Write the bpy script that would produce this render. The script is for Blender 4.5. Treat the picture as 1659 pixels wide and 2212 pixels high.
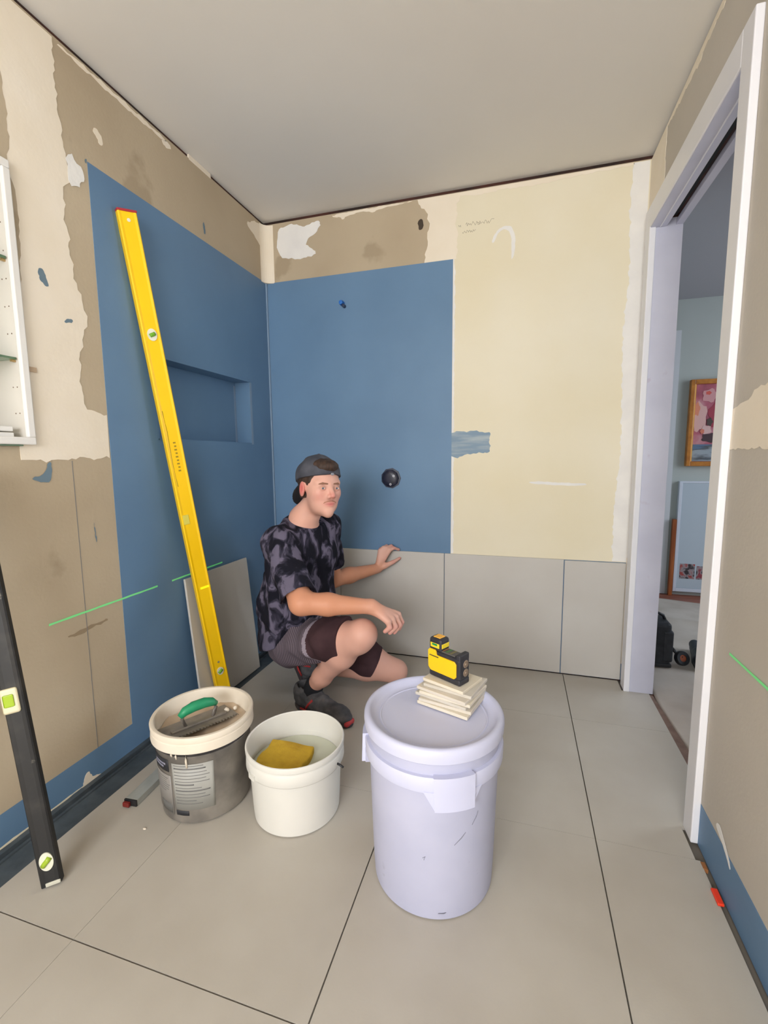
import bpy, bmesh, math, random
import numpy as np
from mathutils import Vector, Matrix
from mathutils.geometry import tessellate_polygon

for o in list(bpy.data.objects): bpy.data.objects.remove(o)
SC = bpy.context.scene
COL = SC.collection
random.seed(7)

# ------------------------------------------------------------------ camera
def cam_setup():
    rx, ry, rz = -0.11976, 0.00924, 0.28892
    c, s = math.cos, math.sin
    Rz = Matrix(((c(rz), -s(rz), 0), (s(rz), c(rz), 0), (0, 0, 1)))
    Rx = Matrix(((1, 0, 0), (0, c(rx), -s(rx)), (0, s(rx), c(rx))))
    Ry = Matrix(((c(ry), 0, s(ry)), (0, 1, 0), (-s(ry), 0, c(ry))))
    M = Rz @ Rx @ Ry                       # columns: right, forward, up
    r, f, u = M.col[0], M.col[1], M.col[2]
    m = Matrix(((r[0], u[0], -f[0], 1.39002), (r[1], u[1], -f[1], -2.38991), (r[2], u[2], -f[2], 1.11176), (0, 0, 0, 1)))
    cd = bpy.data.cameras.new('camera'); cd.sensor_fit = 'HORIZONTAL'; cd.sensor_width = 36
    cd.lens = 980.04 * 36 / 1659; cd.clip_start = 0.02; cd.clip_end = 100
    co = bpy.data.objects.new('camera', cd); COL.objects.link(co); co.matrix_world = m
    SC.camera = co
cam_setup()

# ------------------------------------------------------------------ light
w = bpy.data.worlds.new('world'); SC.world = w; w.use_nodes = True
w.node_tree.nodes['Background'].inputs[0].default_value = (0.75, 0.86, 1.0, 1)
w.node_tree.nodes['Background'].inputs[1].default_value = 1.0
def area(name, loc, target, sx, sy, power, col):
    l = bpy.data.lights.new(name, 'AREA'); l.shape = 'RECTANGLE'; l.size = sx; l.size_y = sy
    l.energy = power; l.color = col
    o = bpy.data.objects.new(name, l); COL.objects.link(o); o.location = loc
    d = Vector(target) - Vector(loc)
    o.rotation_euler = d.to_track_quat('-Z', 'Y').to_euler()
    return o
area('window_daylight', (1.0, -4.56, 1.55), (1.0, -2.0, 1.25), 1.6, 1.15, 84, (0.97, 0.985, 1.0))
sun = bpy.data.lights.new('sun', 'SUN'); sun.energy = 27; sun.angle = math.radians(1.0); sun.color = (1.0, 0.93, 0.84)
so = bpy.data.objects.new('sun', sun); COL.objects.link(so); so.rotation_euler = Vector((0.10, 0.70, -0.71)).to_track_quat('-Z', 'Y').to_euler()
area('hall_daylight', (4.6, 0.4, 1.45), (2.3, 0.5, 0.6), 1.4, 1.5, 34, (0.80, 0.89, 1.0))
SC.view_settings.view_transform = 'Standard'; SC.view_settings.look = 'None'
SC.view_settings.gamma = 1; SC.view_settings.use_curve_mapping = False
SC.view_settings.exposure = 0.13

# ------------------------------------------------------------------ materials
def S(c):                                  # sRGB 0-255 -> linear
    return tuple(((v / 255) / 12.92 if v / 255 <= 0.04045 else ((v / 255 + 0.055) / 1.055) ** 2.4) for v in c) + (1,)
MATS = {}
def mat(name, rgb, rough=0.6, rgb2=None, nscale=6, detail=5, lo=0.35, hi=0.65, bump=0.0, bscale=60, metal=0, spec=0.5, stretch=None, distort=0.0,
        alpha=1, trans=0, emit=None, estr=0, spots=None, spot_scale=9, spot_th=0.68, sss=0, vcol=None, rgb3=None):
    if name in MATS: return MATS[name]
    m = bpy.data.materials.new(name); m.use_nodes = True; nt = m.node_tree; N = nt.nodes; L = nt.links
    b = N['Principled BSDF']
    b.inputs['Base Color'].default_value = S(rgb); b.inputs['Roughness'].default_value = rough
    b.inputs['Metallic'].default_value = metal; b.inputs['Specular IOR Level'].default_value = spec
    b.inputs['Transmission Weight'].default_value = trans; b.inputs['Alpha'].default_value = alpha
    if sss: b.inputs['Subsurface Weight'].default_value = sss; b.inputs['Subsurface Radius'].default_value = (0.01, 0.004, 0.002)
    if emit: b.inputs['Emission Color'].default_value = S(emit); b.inputs['Emission Strength'].default_value = estr
    tc = N.new('ShaderNodeTexCoord'); mp = N.new('ShaderNodeMapping'); L.new(tc.outputs['Object'], mp.inputs[0])
    if stretch: mp.inputs['Scale'].default_value = stretch
    cur = None
    if vcol:
        a = N.new('ShaderNodeVertexColor'); a.layer_name = vcol; cur = a.outputs[0]
    if rgb2:
        n = N.new('ShaderNodeTexNoise'); n.inputs['Scale'].default_value = nscale; n.inputs['Detail'].default_value = detail
        n.inputs['Distortion'].default_value = distort
        L.new(mp.outputs[0], n.inputs['Vector'])
        r = N.new('ShaderNodeValToRGB'); r.color_ramp.elements[0].position = lo; r.color_ramp.elements[1].position = hi
        r.color_ramp.elements[0].color = S(rgb); r.color_ramp.elements[1].color = S(rgb2)
        if rgb3:
            e = r.color_ramp.elements.new((lo + hi) / 2); e.color = S(rgb3)
        L.new(n.outputs[0], r.inputs[0]); cur = r.outputs[0]
    if spots:
        n2 = N.new('ShaderNodeTexNoise'); n2.inputs['Scale'].default_value = spot_scale; n2.inputs['Detail'].default_value = 6
        L.new(tc.outputs['Object'], n2.inputs['Vector'])
        r2 = N.new('ShaderNodeValToRGB'); r2.color_ramp.elements[0].position = spot_th; r2.color_ramp.elements[1].position = spot_th + 0.06
        mx = N.new('ShaderNodeMix'); mx.data_type = 'RGBA'
        L.new(n2.outputs[0], r2.inputs[0]); L.new(r2.outputs[0], mx.inputs[0])
        if cur: L.new(cur, mx.inputs[6])
        else: mx.inputs[6].default_value = S(rgb)
        mx.inputs[7].default_value = S(spots); cur = mx.outputs[2]
    if cur: L.new(cur, b.inputs['Base Color'])
    if bump:
        n3 = N.new('ShaderNodeTexNoise'); n3.inputs['Scale'].default_value = bscale; n3.inputs['Detail'].default_value = 4
        L.new(tc.outputs['Object'], n3.inputs['Vector'])
        bp = N.new('ShaderNodeBump'); bp.inputs['Strength'].default_value = bump; bp.inputs['Distance'].default_value = 0.004
        L.new(n3.outputs[0], bp.inputs['Height']); L.new(bp.outputs[0], b.inputs['Normal'])
    MATS[name] = m
    return m

M_BOARD = mat('fibre_cement', (178, 162, 138), 0.85, (192, 177, 153), 2.2, 7, 0.3, 0.7, 0.12, 90, spots=(170, 154, 130), spot_scale=4, spot_th=0.62, spec=0.2)
M_BOARDR = mat('fibre_cement_grey', (192, 185, 174), 0.85, (201, 194, 184), 2.2, 7, 0.3, 0.7, 0.12, 90, spec=0.2)
M_YBOARD = mat('yellow_board', (228, 218, 190), 0.85, (234, 227, 207), 1.6, 5, 0.3, 0.7, 0.08, 80, spec=0.2)
M_PLASTER = mat('cream_plaster', (234, 222, 202), 0.8, (240, 230, 214), 5, 6, 0.3, 0.7, 0.15, 50, spec=0.2)
M_WHITEPL = mat('white_plaster', (228, 226, 224), 0.8, (238, 236, 232), 9, 6, 0.3, 0.7, 0.2, 60, spec=0.2)
M_MEMB = mat('waterproof_membrane', (95, 127, 160), 0.5, (104, 137, 170), 2.5, 4, 0.3, 0.7, 0.1, 35, spec=0.35)
M_MEMBL = mat('membrane_tape', (128, 150, 174), 0.5)
M_MEMBD = mat('floor_membrane', (62, 70, 76), 0.5, (84, 92, 98), 14, 6, 0.4, 0.75, 0.2, 60)
M_CEIL = mat('ceiling_paint', (226, 222, 216), 0.9, (229, 225, 219), 2, 3, bump=0.03, bscale=200, spec=0.1)
M_TIMBER = mat('dark_timber', (40, 24, 18), 0.8, (92, 48, 36), 6, 5, 0.4, 0.8)
M_WHITE = mat('white_gloss_paint', (226, 226, 232), 0.35, (232, 232, 236), 3, 3)
M_JAMB = mat('jamb_primer', (192, 193, 210), 0.45, (202, 203, 219), 5, 5, spots=(190, 185, 202), spot_scale=12, spot_th=0.68)
M_TILE = mat('floor_tile', (178, 172, 162), 0.38, (186, 181, 172), 4.5, 8, 0.35, 0.7, 0.04, 160, spec=0.4)
M_WTILE = mat('wall_tile', (192, 188, 182), 0.4, (197, 194, 189), 4, 6, 0.35, 0.7, 0.03, 160, spec=0.4)
M_GROUT = mat('joint_bed', (108, 102, 94), 0.9)
M_BLACK = mat('black_plastic', (22, 23, 26), 0.45, (34, 35, 40), 30, 4)
M_DARKSLOT = mat('door_track_dark', (26, 26, 26), 0.7)
M_TRACK = mat('door_track_grey', (150, 154, 160), 0.4, metal=0.3)
M_LASER = mat('painted_laser_green', (130, 212, 140), 0.5, emit=(70, 200, 110), estr=0.28)  # projected laser light put into colour and glow
M_LASERY = mat('painted_laser_on_yellow', (220, 240, 20), 0.5, emit=(232, 245, 20), estr=0.6)  # same painted laser light where it crosses the yellow level

# ------------------------------------------------------------------ mesh helpers
def link(name, me, m, parent=None, smooth=False):
    o = bpy.data.objects.new(name, me); COL.objects.link(o)
    for k in (m if isinstance(m, (list, tuple)) else [m]): me.materials.append(k)
    if smooth: me.polygons.foreach_set('use_smooth', [True] * len(me.polygons))
    if parent: o.parent = parent
    return o
def fin(name, bm, m, parent=None, smooth=False):
    bmesh.ops.recalc_face_normals(bm, faces=bm.faces)
    me = bpy.data.meshes.new(name); bm.to_mesh(me); bm.free()
    return link(name, me, m, parent, smooth)
def tag(o, label, cat, group=None):
    o['label'] = label; o['category'] = cat
    if group: o['group'] = group
    return o
def structure(o, label=None):
    o['kind'] = 'structure'
    if label: o['label'] = label
    return o
def thing(name, loc, label, cat, group=None, rot=(0, 0, 0)):
    o = bpy.data.objects.new(name, None); o.empty_display_size = 0.05; COL.objects.link(o)
    o.location = loc; o.rotation_euler = rot
    return tag(o, label, cat, group)
def world_parent(child, parent):           # parent without moving
    bpy.context.view_layer.update()
    child.parent = parent; child.matrix_parent_inverse = parent.matrix_world.inverted()
def add_box(bm, lo, hi, bevel=0, mi=0, seg=2):
    r = bmesh.ops.create_cube(bm, size=1); vs = r['verts']
    for v in vs:
        v.co = Vector([(lo[i] + hi[i]) / 2 + v.co[i] * (hi[i] - lo[i]) for i in range(3)])
    fs = {f for v in vs for f in v.link_faces}
    for f in fs: f.material_index = mi
    if bevel:
        es = list({e for v in vs for e in v.link_edges})
        bmesh.ops.bevel(bm, geom=es, offset=bevel, segments=seg, profile=0.5, affect='EDGES')
    return vs
def box(name, lo, hi, m, parent=None, bevel=0, seg=2):
    bm = bmesh.new(); add_box(bm, lo, hi, bevel, 0, seg); return fin(name, bm, m, parent, False)
def lathe(name, prof, m, parent=None, seg=72, loc=(0, 0, 0), smooth=True, closed=False, squish=None):
    bm = bmesh.new(); rings = []
    for (r, z) in prof:
        rings.append([bm.verts.new((loc[0] + r * math.cos(2 * math.pi * k / seg), loc[1] + r * math.sin(2 * math.pi * k / seg), loc[2] + z)) for k in range(seg)])
    for a, b in zip(rings, rings[1:]):
        for k in range(seg): bm.faces.new((a[k], a[(k + 1) % seg], b[(k + 1) % seg], b[k]))
    if closed:
        bm.faces.new(rings[0]); bm.faces.new(rings[-1])
    o = fin(name, bm, m, parent, smooth)
    if smooth:
        md = o.modifiers.new('e', 'EDGE_SPLIT'); md.split_angle = math.radians(38)
    return o
def tube(name, pts, r, m, parent=None, seg=12, smooth=True):
    bm = bmesh.new(); pts = [Vector(p) for p in pts]; rings = []
    rs = r if isinstance(r, (list, tuple)) else [r] * len(pts)
    up = Vector((0, 0, 1))
    for i, p in enumerate(pts):
        d = (pts[min(i + 1, len(pts) - 1)] - pts[max(i - 1, 0)]).normalized()
        a = d.cross(up);  a = a.normalized() if a.length > 1e-3 else Vector((1, 0, 0))
        b = d.cross(a).normalized()
        rings.append([bm.verts.new(p + (a * math.cos(2 * math.pi * k / seg) + b * math.sin(2 * math.pi * k / seg)) * rs[i]) for k in range(seg)])
    for a, b in zip(rings, rings[1:]):
        for k in range(seg): bm.faces.new((a[k], a[(k + 1) % seg], b[(k + 1) % seg], b[k]))
    bm.faces.new(rings[0]); bm.faces.new(rings[-1])
    return fin(name, bm, m, parent, smooth)
# planar frames for wall pieces: (u, v, depth out of wall)
def PL(u, v, d): return (d, u, v)                    # left wall: u = y, v = z, out = +x
def PB(u, v, d): return (u, -d, v)                   # back wall: u = x, out = -y
WX = 1.911
def PR(u, v, d): return (WX - d, u, v)               # right wall: out = -x
def PF(u, v, d): return (u, v, d)                    # floor
def jitter(pts, amp, step=0.012, closed=True, keep=()):
    n = len(pts); out = []; acc = 0.0; ph = random.random() * 9
    def wob(q): return amp * (0.7 * math.sin(q * 75 + ph) + 0.5 * math.sin(q * 190 + ph * 2) + 0.35 * math.sin(q * 430 + ph * 3) + random.uniform(-.35, .35))
    for i in range(n):
        a = Vector(pts[i]); b = Vector(pts[(i + 1) % n]); L = (b - a).length
        k = max(1, int(L / step)); nrm = Vector((-(b - a).y, (b - a).x)).normalized() if L > 0 else Vector((0, 0))
        for j in range(k):
            t = j / k; hard = i in keep or (j == 0 and (i - 1) % n in keep)
            out.append(a.lerp(b, t) + nrm * (0 if hard else wob(acc + t * L)))
        acc += L
    return out
def chaikin(pts, keep=()):
    n = len(pts); out = []; nk = []
    for i in range(n):
        a, p, b = Vector(pts[i - 1]), Vector(pts[i]), Vector(pts[(i + 1) % n])
        hard = i in keep or (i - 1) % n in keep
        if hard: out.append(p)
        else: out += [p.lerp(a, .25), p.lerp(b, .25)]
        if i in keep: nk.append(len(out) - 1)
    return out, tuple(nk)
def plate(name, P, pts, d0, d1, m, parent=None, amp=0, keep=(), step=0.012):
    if amp:
        pts, keep = chaikin(pts, keep); pts, keep = chaikin(pts, keep)
        pts = jitter(pts, amp, step, keep=keep)
    bm = bmesh.new()
    a = [bm.verts.new(P(p[0], p[1], d0)) for p in pts]; b = [bm.verts.new(P(p[0], p[1], d1)) for p in pts]
    n = len(pts)
    for i in range(n): bm.faces.new((a[i], a[(i + 1) % n], b[(i + 1) % n], b[i]))
    if n == 4: bm.faces.new(b); bm.faces.new(a[::-1])
    else:
        for t_ in tessellate_polygon([[Vector((p[0], p[1], 0)) for p in pts]]):
            for L_ in (a, b):
                try: bm.faces.new([L_[q] for q in t_])
                except ValueError: pass
    return fin(name, bm, m, parent)
def rect(u0, u1, v0, v1): return [(u0, v0), (u1, v0), (u1, v1), (u0, v1)]
def grid_panel(name, P, u0, u1, v0, v1, d0, d1, holes, m, parent=None):
    us = sorted({u0, u1} | {h[0] for h in holes} | {h[1] for h in holes}); vs = sorted({v0, v1} | {h[2] for h in holes} | {h[3] for h in holes})
    us = [u for u in us if u0 <= u <= u1]; vs = [v for v in vs if v0 <= v <= v1]
    solid = {}
    for i in range(len(us) - 1):
        for j in range(len(vs) - 1):
            cu, cv = (us[i] + us[i + 1]) / 2, (vs[j] + vs[j + 1]) / 2
            solid[i, j] = not any(h[0] < cu < h[1] and h[2] < cv < h[3] for h in holes)
    bm = bmesh.new(); V = {}
    def vert(i, j, k):
        if (i, j, k) not in V: V[i, j, k] = bm.verts.new(P(us[i], vs[j], (d0, d1)[k]))
        return V[i, j, k]
    for (i, j), s in solid.items():
        if not s: continue
        for k in (0, 1): bm.faces.new([vert(i, j, k), vert(i + 1, j, k), vert(i + 1, j + 1, k), vert(i, j + 1, k)])
        for (di, dj, a, b) in ((-1, 0, (i, j), (i, j + 1)), (1, 0, (i + 1, j), (i + 1, j + 1)), (0, -1, (i, j), (i + 1, j)), (0, 1, (i, j + 1), (i + 1, j + 1))):
            if not solid.get((i + di, j + dj), False):
                bm.faces.new([vert(*a, 0), vert(*b, 0), vert(*b, 1), vert(*a, 1)])
    return fin(name, bm, m, parent)

# ================================================================== ROOM
H = 2.41
YB = -4.6
NICHE = (-0.88, -0.206, 1.19, 1.522); CAB = (-1.95, -1.384, 1.17, 1.925)
ceil = structure(box('ceiling', (-0.15, YB - 0.1, H), (2.02, 0.15, H + 0.06), M_CEIL), 'plain off-white painted ceiling')
wl = structure(grid_panel('wall_left', PL, YB, 0.0, 0, 2.392, -0.01, 0, [NICHE, CAB], M_BOARD), 'left wall of bare fibre cement board')
grid_panel('framing', PL, YB, 0.12, -0.03, H, -0.14, -0.0105, [NICHE, CAB], M_TIMBER, wl)
wb = structure(box('wall_back', (0.0, 0.0, 0), (WX, 0.01, 2.392), M_BOARD), 'back wall of sheeted board')
box('framing', (-0.0105, 0.0105, -0.03), (2.016, 0.12, H), M_TIMBER, wb)
DH = 2.06; D0, D1 = -0.115, -0.945                  # door opening
wr = structure(grid_panel('wall_right', PR, YB, 0.0, 0, 2.392, -0.012, 0, [(D1 - 0.018, D0 + 0.018, -0.01, DH + 0.02)], M_BOARDR), 'right wall of bare board with the doorway')
grid_panel('framing', PR, YB, 0.12, -0.03, H, -0.105, -0.0125, [(D1 - 0.012, D0 + 0.012, -0.04, DH + 0.05)], M_TIMBER, wr)
wre = structure(grid_panel('wall_rear', PB, -0.14, 2.02, 0, H + 0.0, -YB, -YB + 0.1, [(0.2, 1.8, 0.95, 2.15)], M_PLASTER), 'rear wall behind the camera with the window')
# window frame behind the camera
bm = bmesh.new()
for lo, hi in (((0.2, YB - 0.06, 0.95), (0.24, YB - 0.02, 2.15)), ((1.76, YB - 0.06, 0.95), (1.8, YB - 0.02, 2.15)), ((0.24, YB - 0.06, 0.95), (1.76, YB - 0.02, 0.99)), ((0.24, YB - 0.06, 2.11), (1.76, YB - 0.02, 2.15))):
    add_box(bm, lo, hi)
structure(fin('window_1', bm, M_WHITE), 'white window frame in the rear wall')

# --- floor with tiles
fl = structure(box('floor', (-0.15, YB - 0.1, -0.08), (2.016, 0.12, -0.009), M_GROUT), 'tiled floor')
xs = [0.113, 0.4185, 1.0185, 1.6315, 1.896]
ys = [YB, -3.60, -2.97, -2.33, -1.704, -1.0650, -0.4260, -0.012]
for i in range(4):
    for j in range(7):
        gx0 = 0.0004 if i <= 1 and i > 0 else (0.0018 if i > 1 else 0)
        gx1 = 0.0004 if i == 0 else 0.0018
        gy0 = 0.0018 if j == 4 else 0.0005; gy1 = 0.0018 if j == 3 else 0.0005
        x1 = xs[i + 1] - (0 if i == 3 else gx1)
        if i == 3 and j in (5, 6): x1 = 2.0
        y0_, y1_ = ys[j] + gy0, ys[j + 1] - gy1
        if i == 3 and j == 6:
            poly = [(xs[i] + gx0, y0_), (2.0, y0_), (2.0, D0 + .003), (1.885, D0 + .003), (1.885, y1_), (xs[i] + gx0, y1_)]
        elif i == 3 and j == 5:
            poly = [(xs[i] + gx0, y0_), (1.885, y0_), (1.885, D1 - .003), (2.0, D1 - .003), (2.0, y1_), (xs[i] + gx0, y1_)]
        else: poly = rect(xs[i] + gx0, x1, y0_, y1_)
        plate('tile', PF, poly, -0.009, random.uniform(-0.0002, 0.0002), M_TILE, fl)
# dark floor membrane left of the tiles with a coved lip
plate('floor_membrane', PF, rect(0.0, 0.112, YB, -0.0), -0.0089, -0.003, M_MEMBD, fl)
plate('drain_channel', PF, rect(0.03, 0.036, YB, -0.0), -0.003, 0.003, M_MEMBD, fl)
plate('coved_fillet', PF, rect(0.0, 0.02, YB, -0.0), -0.003, 0.012, M_MEMBD, fl)

# --- left wall finishes
ml = plate_l = grid_panel('waterproof_membrane', PL, -1.11, -0.0015, 0.0, 2.088, 0.0001, 0.0016, [NICHE], M_MEMB, wl)
plate('waterproof_membrane', PL, rect(YB, -1.11, 0.0, 0.112), 0.0001, 0.0016, M_MEMB, wl)
# niche lining
ND = -0.088
bm = bmesh.new()
a, b, c, d = NICHE
def quad(bm, ps): bm.faces.new([bm.verts.new(p) for p in ps])
t = 0.006
add_box(bm, (ND - t, a, c), (ND, b, d)); add_box(bm, (ND, a, c), (0.0014, a + t, d)); add_box(bm, (ND, b - t, c), (0.0014, b, d))
add_box(bm, (ND, a, c), (0.0014, b, c + t)); add_box(bm, (ND, a, d - t), (0.0014, b, d))
nl = fin('niche_lining', bm, M_MEMB, wl)
plate('sealing_tape', PL, rect(-0.214, -0.196, 1.175, 1.515), 0.0016, 0.0022, M_MEMBL, wl)
plate('sealing_tape', PL, rect(-0.228, -0.212, 1.196, 1.5), ND, ND + 0.0008, M_MEMBL, wl)
box('sealing_tape', (0.0, -0.010, 0.6), (0.010, -0.0, 2.085), M_MEMBL, wl)
# plaster on the left wall (irregular)
pl_poly = [(-1.3835, 1.114), (-1.34, 1.112), (-1.25, 1.118), (-1.115, 1.118), (-1.113, 1.268), (-1.20, 1.276), (-1.205, 1.40), (-1.185, 1.50), (-1.160, 1.56), (-1.165, 1.63),
           (-1.195, 1.68), (-1.205, 1.83), (-1.21, 1.96), (-1.17, 2.0), (-1.195, 2.06), (-1.19, 2.12), (-1.205, 2.2), (-1.2, 2.385), (-1.3835, 2.385)]
plate('plaster_patch', PL, pl_poly, 0.0001, 0.0012, M_PLASTER, wl, amp=0.005, keep=(3, 17, 18))
plate('plaster_patch', PL, rect(-1.416, -1.3835, 1.114, 1.1695), 0.0001, 0.0012, M_PLASTER, wl)
plate('plaster_patch', PL, rect(YB, -1.3835, 1.9255, 2.385), 0.0001, 0.0012, M_PLASTER, wl)
plate('plaster_patch', PL, [(-1.19, 1.99), (-1.15, 1.985), (-1.125, 2.02), (-1.14, 2.06), (-1.18, 2.09)], 0.0013, 0.0018, M_WHITEPL, wl, amp=0.006)
plate('bare_board', PL, [(YB, 1.93), (-1.372, 1.93), (-1.362, 1.98), (-1.36, 2.1), (-1.372, 2.22), (YB, 2.3)], 0.0012, 0.0016, M_BOARD, wl, amp=0.004, keep=(0, 5))
plate('bare_board', PL, [(-1.384, 1.4), (-1.372, 1.55), (-1.36, 1.7), (-1.352, 1.83), (-1.362, 1.90), (-1.384, 1.93)], 0.0012, 0.0016, M_BOARD, wl, amp=0.002)
for poly in ([(-1.08, 2.205), (-1.06, 2.225), (-1.04, 2.19), (-1.05, 2.17), (-1.07, 2.19)], [(-1.07, 2.075), (-1.035, 2.085), (-1.03, 2.065), (-1.045, 2.05), (-1.06, 2.06)],
             [(-0.19, 2.33), (-0.06, 2.385), (-0.02, 2.385), (-0.03, 2.24), (-0.06, 2.28), (-0.11, 2.3)],
             [(-1.18, 2.385), (-0.72, 2.385), (-0.74, 2.368), (-1.18, 2.372)], [(-0.72, 2.383), (-0.70, 2.36), (-0.74, 2.352), (-0.76, 2.368)]):
    plate('plaster_patch', PL, poly, 0.0001, 0.0009, M_PLASTER, wl, amp=0.003)
plate('timber_stopping', PL, rect(-0.60, -0.455, 2.388, 2.409), -0.008, 0.0005, M_PLASTER, wl)
M_SMEAR = mat('membrane_smear', (106, 128, 142), 0.5)
for poly in ([(-1.315, 1.665), (-1.303, 1.69), (-1.292, 1.672), (-1.28, 1.645), (-1.292, 1.632), (-1.306, 1.65)], [(-1.245, 1.545), (-1.225, 1.562), (-1.21, 1.558), (-1.222, 1.545)],
             [(-1.40, 1.06), (-1.35, 1.07), (-1.338, 1.105), (-1.325, 1.105), (-1.33, 1.05), (-1.36, 1.045)], [(-1.12, 2.09), (-1.112, 2.095), (-1.11, 2.08), (-1.12, 2.077)],
             [(-0.53, 2.17), (-0.52, 2.175), (-0.515, 2.12), (-0.53, 2.125)], [(-1.20, 0.9), (-1.197, 0.9), (-1.195, 0.83), (-1.199, 0.83)]):
    plate('membrane_smear', PL, poly, 0.0013, 0.0017, M_SMEAR, wl, amp=0.002, step=0.006)
plate('board_joint', PL, rect(-1.2595, -1.257, 0.112, 1.11), 0.0001, 0.0007, mat('pencil_line', (128, 126, 124), 0.8), wl)
# scuffs on the lower board
M_SCUFF = mat('scuff', (150, 132, 106), 0.85)
plate('scuff_mark', PL, [(-1.34, 0.545), (-1.25, 0.55), (-1.18, 0.553), (-1.18, 0.545), (-1.25, 0.537), (-1.30, 0.533)], 0.0001, 0.0005, M_SCUFF, wl, amp=0.003)
plate('membrane_tear', PL, [(-1.35, 0.0035), (-1.325, 0.012), (-1.322, 0.03), (-1.3, 0.062), (-1.292, 0.03), (-1.262, 0.012), (-1.24, 0.0035)], 0.0017, 0.0022, M_PLASTER, wl, amp=0.003)
plate('plaster_patch', PL, rect(-1.86, -1.30, 0.0125, 0.0185), 0.0017, 0.0024, M_YBOARD, wl, amp=0.001)

# --- back wall finishes
plate('waterproof_membrane', PB, rect(0.0015, 1.05, 0.0, 2.086), 0.0001, 0.0016, M_MEMB, wb)
plate('waterproof_membrane', PB, rect(1.05, WX, 0.0, 0.596), 0.0001, 0.0016, M_MEMB, wb)
plate('membrane_band', PB, rect(0.012, 1.05, 1.118, 1.236), 0.0016, 0.0023, M_MEMB, wb)
plate('membrane_band', PL, rect(-1.11, -0.012, 1.118, 1.188), 0.0016, 0.0023, M_MEMB, wl)
plate('yellow_board', PB, rect(1.05, WX - 0.001, 0.597, 2.388), 0.0001, 0.0012, M_YBOARD, wb)
plate('plaster_patch', PB, [(0.905, 2.086), (1.066, 2.086), (1.072, 2.16), (1.062, 2.30), (1.085, 2.388), (0.87, 2.388), (0.885, 2.355), (0.93, 2.31), (0.925, 2.2)], 0.0013, 0.0022, M_PLASTER, wb, amp=0.006, keep=(0, 4))
plate('plaster_patch', PB, [(1.051, 0.6), (1.064, 0.6), (1.062, 1.1), (1.060, 1.5), (1.062, 2.09), (1.051, 2.09)], 0.0013, 0.002, M_WHITEPL, wb, amp=0.0025, keep=(0, 5))
plate('plaster_patch', PB, [(1.835, 0.6), (1.905, 0.6), (1.905, 2.386), (1.84, 2.386), (1.832, 2.2), (1.848, 1.9), (1.828, 1.7), (1.84, 1.4), (1.85, 1.1), (1.83, 0.9)], 0.0013, 0.002, M_WHITEPL, wb, amp=0.004, keep=(0, 1, 2))
plate('plaster_patch', PB, [(0.078, 2.22), (0.16, 2.20), (0.20, 2.19), (0.30, 2.20), (0.315, 2.225), (0.245, 2.255), (0.27, 2.29), (0.33, 2.325), (0.345, 2.36), (0.30, 2.375), (0.235, 2.345), (0.22, 2.37), (0.12, 2.375), (0.08, 2.35)], 0.0001, 0.0014, M_WHITEPL, wb, amp=0.004)
plate('plaster_patch', PB, [(0.4, 2.388), (0.42, 2.37), (0.45, 2.375), (0.47, 2.35), (0.49, 2.372), (0.6, 2.38), (0.64, 2.36), (0.66, 2.378), (0.8, 2.382), (0.87, 2.388)], 0.0001, 0.0012, M_PLASTER, wb, amp=0.002)
plate('plaster_patch', PB, [(1.085, 2.388), (1.085, 2.37), (1.2, 2.362), (1.3, 2.372), (1.42, 2.362), (1.6, 2.374), (1.84, 2.376), (1.84, 2.388)], 0.0013, 0.002, M_PLASTER, wb, amp=0.003, keep=(7,))
plate('plaster_stroke', PB, [(1.235, 2.14), (1.25, 2.18), (1.275, 2.20), (1.305, 2.205), (1.33, 2.20), (1.345, 2.15), (1.348, 2.10), (1.335, 2.05), (1.328, 2.05), (1.33, 2.10), (1.325, 2.16), (1.31, 2.19), (1.28, 2.19), (1.258, 2.165), (1.247, 2.135)], 0.0013, 0.0022, M_WHITEPL, wb, amp=0.0015)
plate('plaster_stroke', PB, [(1.44, 0.988), (1.44, 0.974), (1.6, 0.966), (1.705, 0.966), (1.705, 0.978), (1.6, 0.98)], 0.0013, 0.0018, M_WHITEPL, wb, amp=0.0015)
plate('membrane_smear', PB, [(1.05, 1.115), (1.085, 1.105), (1.14, 1.125), (1.20, 1.13), (1.235, 1.128), (1.25, 1.16), (1.238, 1.2), (1.25, 1.235), (1.2, 1.235), (1.14, 1.245), (1.05, 1.235)], 0.0013, 0.0021,
      mat('membrane_smear_brush', (112, 138, 160), 0.5, (160, 172, 178), 30, 5, 0.45, 0.7, stretch=(0.15, 1, 1)), wb, amp=0.004, keep=(10,))
plate('plaster_patch', PB, rect(1.8975, 1.9105, 0.085, 0.62), 0.0017, 0.0026, M_PLASTER, wb)
plate('pipe_slot', PB, rect(0.872, 0.898, 2.245, 2.298), 0.0001, 0.0007, mat('slot_dark', (70, 60, 50), 0.9), wb, amp=0.002)
M_PENCIL = mat('pencil_note', (142, 132, 108), 0.8)
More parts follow.
